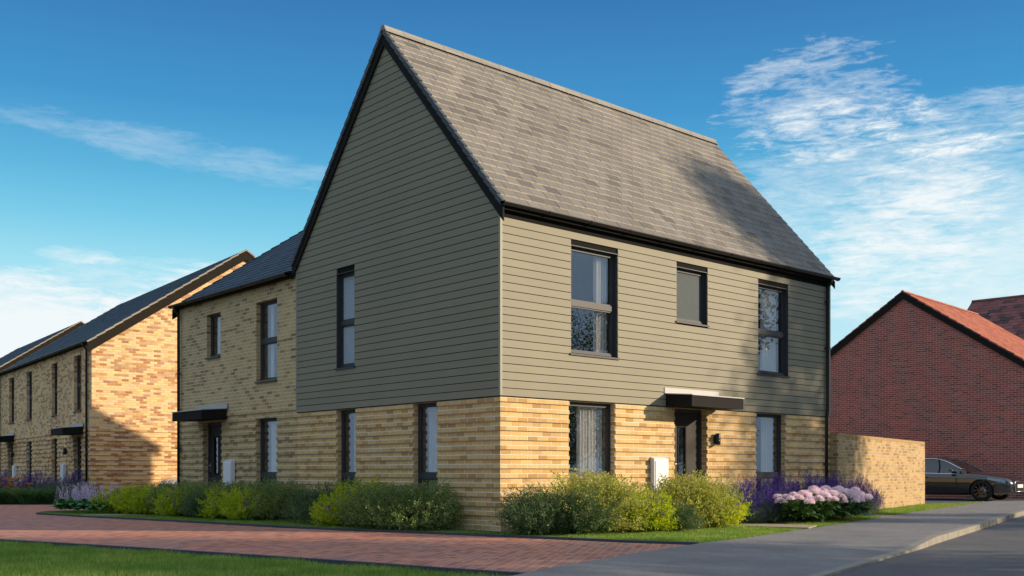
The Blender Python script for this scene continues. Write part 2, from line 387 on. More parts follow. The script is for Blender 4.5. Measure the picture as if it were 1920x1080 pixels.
M['lf_hosta'] = leafmat('hosta leaves', [(0, (.06, .18, .06)), (.6, (.11, .29, .10)), (1, (.19, .40, .17))], .25)
M['lf_grass'] = leafmat('ornamental grass', [(0, (.05, .12, .04)), (.6, (.10, .20, .065)), (1, (.19, .29, .11))], .3)
M['lf_lawn'] = leafmat('lawn blades', [(0, (.10, .185, .035)), (.5, (.18, .29, .055)), (.85, (.30, .41, .10)), (1, (.50, .48, .20))], .4, .25, .55)
M['lf_tree'] = leafmat('tree leaves', [(0, (.02, .04, .012)), (.6, (.05, .085, .022)), (1, (.10, .14, .04))], .25)
M['pl_blue'] = leafmat('violet petals', [(0, (.050, .026, .17)), (.6, (.10, .055, .28)), (1, (.20, .13, .42))], .25)
M['pl_purple'] = leafmat('purple petals', [(0, (.16, .05, .30)), (.6, (.25, .10, .42)), (1, (.36, .18, .52))], .25)
M['pl_pink'] = leafmat('pink petals', [(0, (.70, .50, .56)), (.4, (.88, .74, .79)), (1, (.97, .91, .93))], .3)
M['pl_lilac'] = leafmat('lilac petals', [(0, (.46, .32, .50)), (.5, (.68, .54, .70)), (1, (.85, .76, .86))], .3)
M['pl_red'] = leafmat('dark red petals', [(0, (.14, .015, .02)), (.6, (.25, .035, .035)), (1, (.36, .07, .06))], .25)
M['pl_orange'] = leafmat('orange petals', [(0, (.50, .18, .02)), (.6, (.66, .28, .03)), (1, (.75, .40, .05))], .25)
M['bark'] = plain('bark', (.06, .045, .03), .9, .1, var=.25, scale=20, bump=.01)
M['twig'] = plain('twigs', (.055, .035, .02), .9, .1, var=.2, scale=20)

# ------------------------------------------------------------------ ground and roads
def sheet(name, poly, z, m, thick=None):
    b = MB()
    if thick: b.prism(poly, z - thick, z)
    else: b.quad(*[(x, y, z) for x, y in poly])
    return b
def offset_line(pts, d):
    out = []
    for i, p in enumerate(pts):
        a = Vector(pts[max(i - 1, 0)]); c = Vector(pts[min(i + 1, len(pts) - 1)]); t = (c - a).normalized()
        out.append((p[0] - t.y * d, p[1] + t.x * d))
    return out
def strip(mb, pts, d0, d1, z0, z1, seg=None, gap=.006):
    """long raised strip following pts from lateral offset d0 to d1, as lengths of about seg with thin joints"""
    P = [Vector(p) for p in pts]; L = [0]
    for i in range(1, len(P)): L.append(L[-1] + (P[i] - P[i - 1]).length)
    def at(s):
        for i in range(1, len(P)):
            if s <= L[i] or i == len(P) - 1:
                f = (s - L[i - 1]) / (L[i] - L[i - 1]); t = (P[i] - P[i - 1]).normalized()
                return P[i - 1].lerp(P[i], f), Vector((-t.y, t.x))
    n = max(1, int(L[-1] / (seg or L[-1])))
    for k in range(n):
        a, na = at(L[-1] * k / n + .0005); b, nb = at(L[-1] * (k + 1) / n - gap)
        q = [a + na * d0, b + nb * d0, b + nb * d1, a + na * d1]
        if d1 < d0: q = q[::-1]
        zz0 = z0 if not callable(z0) else None
        za, zb = (z1(a.x), z1(b.x)) if callable(z1) else (z1, z1)
        zz = [za, zb, zb, za] if d1 >= d0 else [za, zb, zb, za]
        mb.hexa([(p.x, p.y, z0) for p in q] + [(p.x, p.y, h) for p, h in zip(q, zz)])

g = MB(); g.quad((-900, -900, -.24), (900, -900, -.24), (900, 900, -.24), (-900, 900, -.24)); struct(g.build('ground', M['turf']))
EDGE1 = [(.20, -3.70), (-.15, -2.85), (-.40, -1.75), (-.68, -.70), (-1.02, .62), (-1.52, 2.25), (-1.84, 3.6), (-2.42, 7.3), (-3.0, 10.4), (-3.22, 12.2), (-2.95, 13.0), (-2.2, 13.3), (-.5, 13.2), (9.0, 13.05)]
EDGE2 = [(-3.95, -5.0), (-4.12, -4.5), (-4.28, -3.69), (-4.80, -1.58), (-5.42, .73), (-6.29, 3.61), (-7.6, 8.5), (-8.8, 15), (-9.2, 40)]
drive_poly = EDGE1 + [(9.0, 18.6), (1.2, 18.6), (-.73, 18.95), (-1.87, 19.96), (-3.6, 21.5), (-4.0, 40), (-9.2, 40)] + EDGE2[::-1][1:] + [(-4.6, -5.25)]
b = MB(); b.prism(drive_poly, -.2, -.022); struct(b.build('driveway_paving', M['paving']))
kz = lambda x: 0.0 if x > 3.5 else (-.075 if x < 1.9 else -.075 * (3.5 - x) / 1.6)
KERB = [(-30, -14.6), (-14, -10.1), (-6.5, -8.0), (-1.45, -6.62), (1.2, -5.88), (2.3, -5.6), (2.9, -5.43), (3.6, -5.2), (8.0, -3.93), (13.8, -2.2), (22, .05), (45, 6.3), (120, 26)]
PATH = [(-30, -12.4), (-14, -8.2), (-6.5, -5.8), (-4.37, -5.21), (-3.69, -4.91), (-1.89, -4.32), (.2, -3.71), (1.6, -3.45), (3.51, -2.94), (6.0, -2.27), (7.8, -1.76), (11.56, -.68), (16.4, .62), (21.4, 1.9), (45, 8.6), (120, 29)]
def interp(line, x): return float(np.interp(x, [p[0] for p in line], [p[1] for p in line]))
fp = MB(); xs = sorted(set([p[0] for p in KERB] + [p[0] for p in PATH] + list(np.arange(-6, 20, .5)) + list(np.arange(1.5, 4, .2))))
V = []; 
for x in xs: V.append(((x, interp(PATH, x), -.001), (x, interp(KERB, x) + .12, kz(x) - .004)))
for i in range(len(V) - 1): fp.quad(V[i][1], V[i + 1][1], V[i + 1][0], V[i][0])
struct(fp.build('footpath', M['footpath']))
rd = MB(); rd.quad(*[(x, interp(KERB, x) + .03, -.102) for x, _ in KERB][::1], (120, -90, -.102), (-30, -90, -.102)); struct(rd.build('road', M['road']))
kb = MB(); strip(kb, [p for p in KERB if -15 < p[0] < 46], 0, .125, -.2, kz, .915, .012); struct(kb.build('kerb', M['kerb']))
e1 = MB(); strip(e1, EDGE1, 0, -.07, -.15, .012, .9); struct(e1.build('lawn_edging', M['edging']))
e2 = MB(); strip(e2, EDGE2[:-1], 0, .07, -.2, -.017, .9); struct(e2.build('verge_edging', M['edging']))
plot = EDGE1[:-1] + [(60, 13.2), (60, 12)] + [(x, interp(PATH, x)) for x in (45, 21.4, 16.4, 11.56, 7.8, 6.0, 3.51, 1.6)]
b = MB(); b.quad(*[(x, y, -.012) for x, y in plot]); struct(b.build('front_lawn', M['turf']))
b = MB(); b.quad(*[(x, y, -.078) for x, y in [(-30, -12.4), (-14, -8.2), (-6.5, -5.8), (-4.37, -5.21), (-3.95, -5.0)] + EDGE2[1:] + [(-40, 40)]]); struct(b.build('verge_lawn', M['turf']))
# planting beds
bed1 = [(-.30, -1.45), (-.45, .4), (-1.15, 2.2), (-1.25, 5.4), (-1.6, 8.8), (-2.4, 11.6), (-2.6, 12.6), (0, 12.8), (0, 0), (9.4, 0), (9.2, -1.05), (7.2, -1.60), (5.4, -1.75), (4.2, -1.1), (2.4, -1.6)]
b = MB(); b.quad(*[(x, y, -.004) for x, y in bed1]); struct(b.build('planting_bed', M['soil']))
b = MB(); b.quad(*[(x, y, -.004) for x, y in [(-1.87, 19.99), (-.73, 18.98), (.70, 18.7), (2.1, 40), (-3.9, 40), (-3.55, 21.5)]]); struct(b.build('planting_bed', M['soil']))
def slab_path(pts, w, n=None):
    b = MB(); strip(b, pts, -w / 2, w / 2, -.1, .006, .6, .008); return struct(b.build('slab_path', M['slab']))
slab_path([(4.72, -.14), (4.72, -1.9), (4.95, -2.45)], .95)
slab_path([(9.9, .1), (9.85, -.9), (9.75, -1.2)], .85)
slab_path([(-1.6, 10.1), (-2.85, 10.35)], .8)
cd = MB(); cd.quad((18.3, 2.42, -.006), (19.6, 1.95, -.006), (21.4, 1.84, -.006), (45, 8.5, -.006), (42, 30, -.006), (18.3, 30, -.006)); struct(cd.build('parking_area', M['road']))

# ------------------------------------------------------------------ walls
def cells(u0, u1, z0, z1, holes):
    us = sorted({u0, u1, *[h[0] for h in holes], *[h[1] for h in holes]}); zs = sorted({z0, z1, *[h[2] for h in holes], *[h[3] for h in holes]})
    us = [u for u in us if u0 <= u <= u1]; zs = [z for z in zs if z0 <= z <= z1]
    for i in range(len(us) - 1):
        for j in range(len(zs) - 1):
            cu, cz = (us[i] + us[i + 1]) / 2, (zs[j] + zs[j + 1]) / 2
            if not any(h[0] < cu < h[1] and h[2] < cz < h[3] for h in holes): yield us[i], us[i + 1], zs[j], zs[j + 1]
def face_to(face, plane):
    """maps (u, depth outward, z) to local xyz for a wall face"""
    if face == 'y-': return lambda u, d, z: (u, plane - d, z)
    if face == 'x-': return lambda u, d, z: (plane - d, u, z)
    if face == 'x+': return lambda u, d, z: (plane + d, u, z)
    if face == 'y+': return lambda u, d, z: (u, plane + d, z)
def hbox(b, to, u0, u1, d0, d1, z0, z1):
    p = [to(u0, d0, z0), to(u1, d1, z1)]
    b.box(min(p[0][0], p[1][0]), max(p[0][0], p[1][0]), min(p[0][1], p[1][1]), max(p[0][1], p[1][1]), z0, z1)
def brick_wall(b, face, plane, u0, u1, z0, z1, holes=(), band=None, reveal=.14, bandd=.022):
    to = face_to(face, plane)
    for a, c, e, f in cells(u0, u1, z0, z1, holes):
        b.quad(to(a, 0, e), to(c, 0, e), to(c, 0, f), to(a, 0, f))
    for h in holes:
        a, c, e, f = h[:4]; e = max(e, z0); f = min(f, z1)
        b.quad(to(a, 0, e), to(a, -reveal, e), to(a, -reveal, f), to(a, 0, f)); b.quad(to(c, 0, e), to(c, -reveal, e), to(c, -reveal, f), to(c, 0, f))
        b.quad(to(a, 0, f), to(c, 0, f), to(c, -reveal, f), to(a, -reveal, f)); b.quad(to(a, 0, e), to(c, 0, e), to(c, -reveal, e), to(a, -reveal, e))
    if band:
        for k in range(band[0], band[1]):
            if k % 2 == 0: continue
            zz0, zz1 = k * .075 + .010, (k + 1) * .075
            segs = [(u0, u1)]
            for h in holes:
                if h[2] < zz1 and h[3] > zz0:
                    segs = [s for a, c in segs for s in ((a, min(c, h[0])), (max(a, h[1]), c)) if s[1] - s[0] > .02]
            for a, c in segs: hbox(b, to, a - (bandd if a == u0 and face == 'y-' and plane == 0 else 0), c, 0, bandd, zz0, zz1)

def clad_wall(b, bk, face, plane, zs0, n, pitch, u_lo, u_hi, holes=(), proud=.022, gap=.011):
    """boards: u_lo(z), u_hi(z) give the ends, so a gable narrows"""
    to = face_to(face, plane); zt = zs0 + n * pitch
    for k in range(n):
        z0 = zs0 + k * pitch; z1 = z0 + pitch - gap
        segs = [(None, None)]
        hs = sorted([h for h in holes if h[2] < z1 - .01 and h[3] > z0 + .01])
        cuts = [(h[0], h[1]) for h in hs]
        lo = 'lo'; spans = []
        cur = 'lo'
        for a, c in cuts: spans.append((cur, a)); cur = c
        spans.append((cur, 'hi'))
        for a, c in spans:
            A0, A1 = (u_lo(z0), u_lo(z1)) if a == 'lo' else (a, a)
            C0, C1 = (u_hi(z0), u_hi(z1)) if c == 'hi' else (c, c)
            if C0 - A0 < .02 or C1 < A1: 
                if C0 - A0 < .02: continue
                A1 = C1 = (A1 + C1) / 2
            lip = .004
            b.hexa([to(A0, 0, z0), to(C0, 0, z0), to(C0, proud + lip, z0), to(A0, proud + lip, z0), to(A1, 0, z1), to(C1, 0, z1), to(C1, proud, z1), to(A1, proud, z1)])

def opening(root, face, plane, u0, u1, z0, z1, depth=.10, transom=(), frost=None, curtains=(), clad=False, sill=True, extra=None, room=.95):
    """a window: frame mesh with pane, sill, curtain and room as its children; local X along wall, Y into wall"""
    w, h = u1 - u0, z1 - z0
    b = MB(); ft = .042; y0, y1 = depth, depth + .07
    b.box(0, ft, y0, y1, 0, h); b.box(w - ft, w, y0, y1, 0, h); b.box(ft, w - ft, y0, y1, 0, ft); b.box(ft, w - ft, y0, y1, h - ft, h)
    for tz in transom: b.box(ft, w - ft, y0 - .004, y1, tz - z0 - .045, tz - z0 + .045)
    # opening sashes: an inner frame in every light
    lights = [ft] + sum([[tz - z0 - .045, tz - z0 + .045] for tz in transom], []) + [h - ft]
    panes = []
    for i in range(0, len(lights), 2):
        a, c = lights[i], lights[i + 1]; st = .024
        b.box(ft, ft + st, y0 + .012, y1 - .01, a, c); b.box(w - ft - st, w - ft, y0 + .012, y1 - .01, a, c)
        b.box(ft + st, w - ft - st, y0 + .012, y1 - .01, a, a + st); b.box(ft + st, w - ft - st, y0 + .012, y1 - .01, c - st, c)
        panes.append((ft + st, w - ft - st, a + st, c - st))
    if clad:   # metal liner round a clad opening
        for q in ((-.002, .010, -.019, y0, 0, h), (w - .010, w + .002, -.019, y0, 0, h)): b.box(*q)
        b.box(.010, w - .010, -.019, y0, h - .010, h + .002)
    o = b.build('window', M['frame'], root)
    o.location = face_origin(face, plane, u0, u1) + Vector((0, 0, z0)); o.rotation_euler = (0, 0, 0 if face == 'y-' else R(-90))
    for a, c, e, f in panes:
        p = MB(); p.box(a - .004, c + .004, y0 + .035, y0 + .041, e - .004, f + .004); p.build('pane', M[frost or 'glass'], o)
    if sill:
        s = MB(); s.hexa([(-.03 if clad else 0, -.05, -.045), (w + (.03 if clad else 0), -.05, -.045), (w + (.03 if clad else 0), y0 + .01, -.03), (-.03 if clad else 0, y0 + .01, -.03),
                          (-.03 if clad else 0, -.05, -.015), (w + (.03 if clad else 0), -.05, -.015), (w + (.03 if clad else 0), y0 + .01, .004), (-.03 if clad else 0, y0 + .01, .004)])
        s.build('sill', M['frame'], o)
    if not frost:
        r = MB(); X0, X1, Y0, Y1, Z0, Z1 = -.22, w + .22, y1 + .002, y1 + room, -.25, h + .12
        r.quad((X0, Y1, Z0), (X1, Y1, Z0), (X1, Y1, Z1), (X0, Y1, Z1)); r.quad((X0, Y0, Z0), (X0, Y1, Z0), (X0, Y1, Z1), (X0, Y0, Z1))
        r.quad((X1, Y0, Z0), (X1, Y1, Z0), (X1, Y1, Z1), (X1, Y0, Z1)); r.quad((X0, Y0, Z1), (X1, Y0, Z1), (X1, Y1, Z1), (X0, Y1, Z1)); r.quad((X0, Y0, Z0), (X1, Y0, Z0), (X1, Y1, Z0), (X0, Y1, Z0))
        r.quad((X0, Y0, Z0), (0, Y0, Z0), (0, Y0, Z1), (X0, Y0, Z1)); r.quad((w, Y0, Z0), (X1, Y0, Z0), (X1, Y0, Z1), (w, Y0, Z1))
        r.build('room_interior', M['room'], o)
        for ca, cb in curtains:
            a, c = ca * w, cb * w; n = max(8, int((c - a) / .008)); V = []; rng = random.Random(int(u0 * 100 + ca * 10))
            ph = rng.random() * 6
            for j in (0, 1, 2, 3):
                z = (.02, h * .35, h * .7, h - .03)[j]
                for i in range(n + 1):
                    x = a + (c - a) * i / n; V.append((x, y1 + .09 + .026 * math.sin(i * .008 / .012 * 1.0 + ph + .3 * math.sin(i * .13 + j)), z))
            F = [(j * (n + 1) + i, j * (n + 1) + i + 1, (j + 1) * (n + 1) + i + 1, (j + 1) * (n + 1) + i) for j in range(3) for i in range(n)]
            arr_obj('curtain', V, F, M['curtain'], o, True)
    return o
def face_origin(face, plane, u0, u1):
    return Vector((u0, plane, 0)) if face == 'y-' else Vector((plane, u1, 0))
def place(o, face, plane, u, z=0):
    o.location = (u, plane, z) if face == 'y-' else (plane, u, z)
    o.rotation_euler = (0, 0, 0 if face == 'y-' else R(-90)); return o

def door(root, face, plane, u0, u1, z0, z1, depth=.12):
    w, h = u1 - u0, z1 - z0; b = MB(); y0, y1 = depth, depth + .08
    b.box(0, .06, y0, y1, 0, h); b.box(w - .06, w, y0, y1, 0, h); b.box(.06, w - .06, y0, y1, h - .06, h); b.box(0, w, -.02, y1, -.05, .0)
    f = b.build('door', M['frame'], root); place(f, face, plane, u0 if face == 'y-' else u1, z0)
    L = MB(); ya, yb = y0 + .025, y0 + .07; gx0, gx1, gz0, gz1 = w * .30, w * .52, .82, h - .33
    for q in ((.062, gx0, .01, h - .062), (gx1, w - .062, .01, h - .062)): L.box(q[0], q[1], ya, yb, q[2], q[3])
    L.box(gx0, gx1, ya, yb, .01, gz0); L.box(gx0, gx1, ya, yb, gz1, h - .062)
    L.build('door_leaf', M['door'], f)
    t = MB()
    for q in ((gx0 - .02, gx0 + .012, gz0 - .02, gz1 + .02), (gx1 - .012, gx1 + .02, gz0 - .02, gz1 + .02)): t.box(q[0], q[1], ya - .012, ya, q[2], q[3])
    t.box(gx0 + .012, gx1 - .012, ya - .012, ya, gz0 - .02, gz0 + .012); t.box(gx0 + .012, gx1 - .012, ya - .012, ya, gz1 - .012, gz1 + .02)
    t.build('glazing_bead', M['black'], f)
    g_ = MB(); g_.box(gx0, gx1, ya + .012, ya + .02, gz0, gz1); g_.build('pane', M['glass'], f)
    r = MB(); r.quad((0, yb + .4, 0), (w, yb + .4, 0), (w, yb + .4, h), (0, yb + .4, h)); r.quad((0, yb, 0), (0, yb + .4, 0), (0, yb + .4, h), (0, yb, h)); r.quad((w, yb, 0), (w, yb + .4, 0), (w, yb + .4, h), (w, yb, h)); r.quad((0, yb, h), (w, yb, h), (w, yb + .4, h), (0, yb + .4, h))
    r.build('room_interior', M['room'], f)
    hd = MB(); hd.box(.085, .112, ya - .012, ya, .86, 1.10); hd.tube([(.098, ya - .01, 1.02), (.098, ya - .055, 1.02), (.225, ya - .055, 1.02)], .010, 8)
    hd.tube([(.098, ya - .012, .92), (.098, ya - .02, .92)], .012, 8); hd.build('handle', M['steel'], f)
    return f
def canopy(root, face, plane, u0, u1, z0=2.10, z1=2.295, d=.60):
    w = u1 - u0; b = MB(); t = .02
    b.hexa([(0, -d, z0), (w, -d, z0), (w, -.004, z0 + .012), (0, -.004, z0 + .012), (0, -d, z1), (w, -d, z1), (w, -.004, z1 + .05), (0, -.004, z1 + .05)])
    o = b.build('door_canopy', M['black'], root); place(o, face, plane, u0 if face == 'y-' else u1, 0)
    r = MB(); r.hexa([(-.015, -d - .018, z1 + .002), (w + .015, -d - .018, z1 + .002), (w + .015, -.003, z1 + .053), (-.015, -.003, z1 + .053), (-.015, -d - .018, z1 + .020), (w + .015, -d - .018, z1 + .020), (w + .015, -.003, z1 + .068), (-.015, -.003, z1 + .068)])
    r.box(-.04, w + .04, -.012, -.001, z1 + .068, z1 + .17); r.build('canopy_sheet', M['canopy_top'], o); return o
def meter_box(root, face, plane, u0, z0=.60, w=.39, h=.60, dep=.09):
    b = MB(); b.hexa([(0, -dep, z0), (w, -dep, z0), (w, 0, z0), (0, 0, z0), (0, -dep, z0 + h - .03), (w, -dep, z0 + h - .03), (w, 0, z0 + h), (0, 0, z0 + h)])
    o = b.build('meter_box', M['white_box'], root); place(o, face, plane, u0, 0)
    d = MB(); d.box(.025, w - .025, -dep - .012, -dep - .0005, z0 + .025, z0 + h - .07); d.build('cabinet_door', M['white_box'], o)
    p = MB(); p.tube([(w * .3, -.045, z0), (w * .3, -.045, z0 - .55)], .018, 8); p.build('cable_pipe', M['white_box'], o)
    return o
def wall_light(root, face, plane, u, z):
    b = MB(); b.box(-.038, .038, -.03, 0, z - .085, z + .085); b.lathe([(0, z - .11), (.046, z - .11), (.050, z - .104), (.050, z + .104), (.046, z + .11), (0, z + .11)], 18, 'Z', (0, -.068, 0))
    o = b.build('wall_light', M['dark_metal'], root); place(o, face, plane, u, 0)
    for zz in (z - .025, z + .03): l = MB(); l.lathe([(0, 0), (.012, 0), (.012, .004), (0, .006)], 10, 'Y', (-.03, -.125, zz)); l.build('fixing_screw', M['steel'], o)
    return o
def gutter(root, pts, r=.056, name='gutter', clips=.9):
    """half-round gutter with union clips; pts two ends (local)"""
    a, c = Vector(pts[0]), Vector(pts[1]); d = (c - a); L = d.length; d.normalize(); s = Vector((-d.y, d.x, 0)); b = MB(); seg = 12
    def ring(p, rr): return [p + s * (rr * math.cos(w)) - Vector((0, 0, rr * math.sin(w))) for w in [math.pi * k / seg for k in range(seg + 1)]]
    A, B = ring(a, r), ring(c, r)
    for k in range(seg): b.quad(A[k], B[k], B[k + 1], A[k + 1]); b.sm[-1] = True
    A2, B2 = ring(a, r - .006), ring(c, r - .006)
    for k in range(seg): b.quad(A2[k + 1], B2[k + 1], B2[k], A2[k]); b.sm[-1] = True
    b.quad(*A); b.quad(*B)
    n = max(2, int(L / clips))
    for i in range(n + 1):
        p = a + d * (L * i / n if 0 < i < n else (0 if i == 0 else L - .04)); q = p + d * .04
        P, Q = ring(p, r + .007), ring(q, r + .007)
        for k in range(seg): b.quad(P[k], Q[k], Q[k + 1], P[k + 1])
        b.quad(*P); b.quad(*Q)
    o = b.build(name, M['gutter'], root); return o
def downpipe(root, pts, r=.034, clips=()):
    b = MB(); b.tube(pts, r, 12)
    for x, y, z in clips: b.box(x - .05, x + .05, y - .04, y + .07, z - .012, z + .012)
    return b.build('downpipe', M['gutter'], root)

def tile_slope(name, root, m, P0, along, up, L, slope_len, gauge, tw, thick=.011, start=None, end=None, seed=1, over=.055, edge=None):
    """rows of separate lapped tiles; P0 eave start, along/up unit vectors; start(s), end(s) trim each row"""
    rng = np.random.default_rng(seed); A = Vector(along).normalized(); U = Vector(up).normalized(); N = A.cross(U).normalized()
    if N.z < 0: N = -N
    P0 = Vector(P0); A_, U_, N_, P_ = (np.array(q) for q in (A, U, N, P0)); n = max(1, int(round(slope_len / gauge))); ga = slope_len / n; V = []
    for i in range(n):
        s0, s1 = i * ga - .0, (i + 1) * ga + over
        if i == n - 1: s1 = (i + 1) * ga
        a0 = start((i + .5) * ga) if start else 0; a1 = end((i + .5) * ga) if end else L
        off = (i % 2) * tw / 2; x = a0
        edges = [a0]; k = math.ceil((a0 - off + 1e-4) / tw); 
        while off + k * tw < a1 - .02: edges.append(off + k * tw); k += 1
        edges.append(a1)
        for e0, e1 in zip(edges[:-1], edges[1:]):
            if e1 - e0 < .015: continue
            j = rng.normal(0, .0016) ; g_ = .0045
            t0, t1 = thick * 2 + j, thick * 1.0 + j
            q = []
            for (e, s, h) in ((e0 + g_, s0, t0 - thick), (e1 - g_, s0, t0 - thick), (e1 - g_, s1, 0), (e0 + g_, s1, 0), (e0 + g_, s0, t0), (e1 - g_, s0, t0), (e1 - g_, s1, thick * .9), (e0 + g_, s1, thick * .9)):
                q.append(P_ + A_ * e + U_ * s + N_ * h)
            V.append(q)
    V = np.array(V).reshape(-1, 3); nt = len(V) // 8
    F = np.array([(0,3,2,1),(4,5,6,7),(0,1,5,4),(1,2,6,5),(2,3,7,6),(3,0,4,7)]); F = (F[None] + np.arange(nt)[:, None, None] * 8).reshape(-1, 4)
    o = arr_obj(name, V, F, m, root)
    if edge:   # bright line along every tile's lower edge, put in as a paler colour
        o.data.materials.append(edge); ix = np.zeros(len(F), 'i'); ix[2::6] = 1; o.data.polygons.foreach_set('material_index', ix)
    return o
def gable_caps(root, name, m, P0, U, out, slope_len, step, w=.10, h=.075, drop=.05):
    """stepped verge caps running up a verge; out = outward horizontal unit vector"""
    U = Vector(U).normalized(); O = Vector(out).normalized(); N = U.cross(O); N = N if N.z > 0 else -N; P0 = Vector(P0); b = MB()
    n = int(round(slope_len / step)); st = slope_len / n
    for i in range(n):
        s0, s1 = i * st, (i + 1) * st - .006; k0, k1 = .018, .0
        c = [P0 + U * s0 - O * w * .6 + N * (k0 - drop), P0 + U * s0 + O * .012 + N * (k0 - drop), P0 + U * s1 + O * .012 + N * (k1 - drop), P0 + U * s1 - O * w * .6 + N * (k1 - drop)]
        t = [q + N * h for q in c]; b.hexa(c + t)
    return b.build(name, m, root)
def board(root, name, m, P0, P1, out, thick, depth, up=Vector((0, 0, 1)), trim=0):
    """barge/fascia board between two points, hanging 'depth' below"""
    P0, P1, O = Vector(P0), Vector(P1), Vector(out).normalized(); D = Vector((0, 0, -depth)); b = MB()
    b.hexa([P0 + D, P1 + D, P1 + D + O * thick, P0 + D + O * thick, P0, P1, P1 + O * thick, P0 + O * thick]); return b.build(name, m, root)
def ridge(root, m, P0, P1, r=.11, step=.45, slope=.7):
    P0, P1 = Vector(P0), Vector(P1); d = P1 - P0; L = d.length; d.normalize(); s = Vector((-d.y, d.x, 0)); b = MB(); n = int(L / step); seg = 8
    for i in range(n):
        a = P0 + d * (L * i / n + .004); c = P0 + d * (L * (i + 1) / n - .004)
        def ring(p, rr):
            arc = [p + s * (rr * .62 * math.cos(w)) + Vector((0, 0, rr * .62 * math.sin(w) - rr * .35)) for w in [math.pi * k / (seg - 2) for k in range(seg - 1)]]
            lo = rr * .35 + slope * rr * .40
            return [p + s * rr * 1.02 + Vector((0, 0, -lo))] + arc + [p - s * rr * 1.02 + Vector((0, 0, -lo))]
        A, B = ring(a, r), ring(c, r)
        for k in range(seg): b.quad(A[k], A[k + 1], B[k + 1], B[k]); b.sm[-1] = True
        b.quad(*A[::-1]); b.quad(*B)
        P, Q = ring(c - d * .035, r + .008), ring(c + d * .004, r + .008)
        for k in range(seg): b.quad(P[k], P[k + 1], Q[k + 1], Q[k])
        b.quad(*P[::-1]); b.quad(*Q)
    return b.build('ridge_tiles', m, root)

# ------------------------------------------------------------------ main corner house
H1 = thing('corner_house', 'tall gabled corner house, olive board cladding above banded buff brick, steep grey tiled roof', 'house')
XE, YE, ZC = 9.43, 6.25, 2.13
hR = [(1.50, 2.62, .28, 2.11), (4.22, 5.18, .06, 2.11), (6.75, 7.78, .28, 2.11)]
hL = [(1.61, 2.30, .28, 2.11), (4.10, 4.77, .28, 2.11)]
b = MB(); brick_wall(b, 'y-', 0, 0, XE, -.2, 2.15, hR, (3, 28)); brick_wall(b, 'x-', 0, 0, YE, -.2, 2.15, hL, (3, 28))
brick_wall(b, 'x+', XE, 0, YE, -.2, 5.1); b.build('brick_wall', M['brick_buff'], H1)
SL = 1.146; ZE = 5.09; YM = YE / 2
cR = [(1.53, 2.68, 2.92, 4.71), (4.26, 5.18, 3.72, 4.71), (6.80, 7.86, 2.92, 4.71)]
cL = [(4.12, 4.75, 2.92, 4.70)]
zroof = lambda y: 8.70 - SL * abs(y - YM)
b = MB(); P = .1275
nR = int((5.06 - ZC) / P)
clad_wall(b, None, 'y-', 0, ZC, nR, P, lambda z: .02, lambda z: XE, cR)
hw = lambda z: (0 if z < 5.10 else (z - 5.10) / SL)
nG = int((8.66 - ZC) / P)
clad_wall(b, None, 'x-', 0, ZC, nG, P, lambda z: .02 + max(0, hw(z) - .02), lambda z: YE - hw(z), cL)
b.build('cladding', M['clad'], H1)
bk = MB(); d = -.002
for a, c, e, f in cells(0, XE, 2.15, 5.14, cR): bk.quad((a, 0, e), (c, 0, e), (c, 0, f), (a, 0, f))
for a, c, e, f in cells(0, YE, 2.15, 5.14, cL): bk.quad((0, a, e), (0, c, e), (0, c, f), (0, a, f))
bk.quad((0, 0, 5.14), (0, YE, 5.14), (0, YM, 8.72)); bk.quad((XE, 0, 5.1), (XE, YE, 5.1), (XE, YM, 8.70)); bk.quad((0, YE, 0), (XE, YE, 0), (XE, YE, 5.1), (0, YE, 5.1))
bk.box(.0, XE, -.022, .0, ZC - .012, ZC - .002); bk.box(-.022, 0, 0, YE, ZC - .012, ZC - .002)
bk.build('wall_membrane', M['groove'], H1)
for q in ((-.030, .016, -.030, .016), (XE - .02, XE + .03, -.028, .03), (-.028, .03, YE - .01, YE + .02)):
    tr = MB(); tr.box(*q, ZC, 5.08); tr.build('corner_trim', M['clad_trim'], H1)
# roof
zt = lambda y: 8.83 - SL * abs(y - YM)
YEV = -.13; ux = math.hypot(1, SL); SLEN = (YM - YEV) * ux
U1 = (0, 1 / ux, SL / ux); X0v, X1v = -.075, XE + .055
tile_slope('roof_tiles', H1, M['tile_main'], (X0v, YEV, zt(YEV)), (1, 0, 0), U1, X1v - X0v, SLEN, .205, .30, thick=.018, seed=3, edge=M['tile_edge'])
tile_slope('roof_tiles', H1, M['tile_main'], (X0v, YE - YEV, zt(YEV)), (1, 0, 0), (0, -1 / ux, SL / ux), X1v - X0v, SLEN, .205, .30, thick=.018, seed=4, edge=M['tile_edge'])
ridge(H1, M['ridge_main'], (X0v - .01, YM, 8.885), (X1v, YM, 8.885), .125, slope=1.4)
gable_caps(H1, 'verge_caps', M['verge_grey'], (X0v - .005, YEV, zt(YEV) - .005), U1, (-1, 0, 0), SLEN, .205, drop=.045)
gable_caps(H1, 'verge_caps', M['verge_grey'], (X0v - .005, YE - YEV, zt(YEV) - .005), (0, -1 / ux, SL / ux), (-1, 0, 0), SLEN, .205, drop=.045)
for yy in (YEV, YE - YEV):
    board(H1, 'barge_board', M['black'], (X0v + .012, yy, zt(YEV) - .05), (X0v + .012, YM, 8.83 - .05), (1, 0, 0), .03, .22)
    board(H1, 'barge_board', M['black'], (X1v - .03, yy, zt(YEV) - .05), (X1v - .03, YM, 8.83 - .05), (1, 0, 0), .02, .16)
b = MB(); b.box(-.06, XE + .05, -.10, -.024, 5.03, 5.13); b.box(-.06, XE + .05, -.17, -.10, 5.105, 5.13); b.build('fascia', M['black'], H1)
gutter(H1, [(-.10, -.165, 5.125), (XE + .11, -.165, 5.125)])
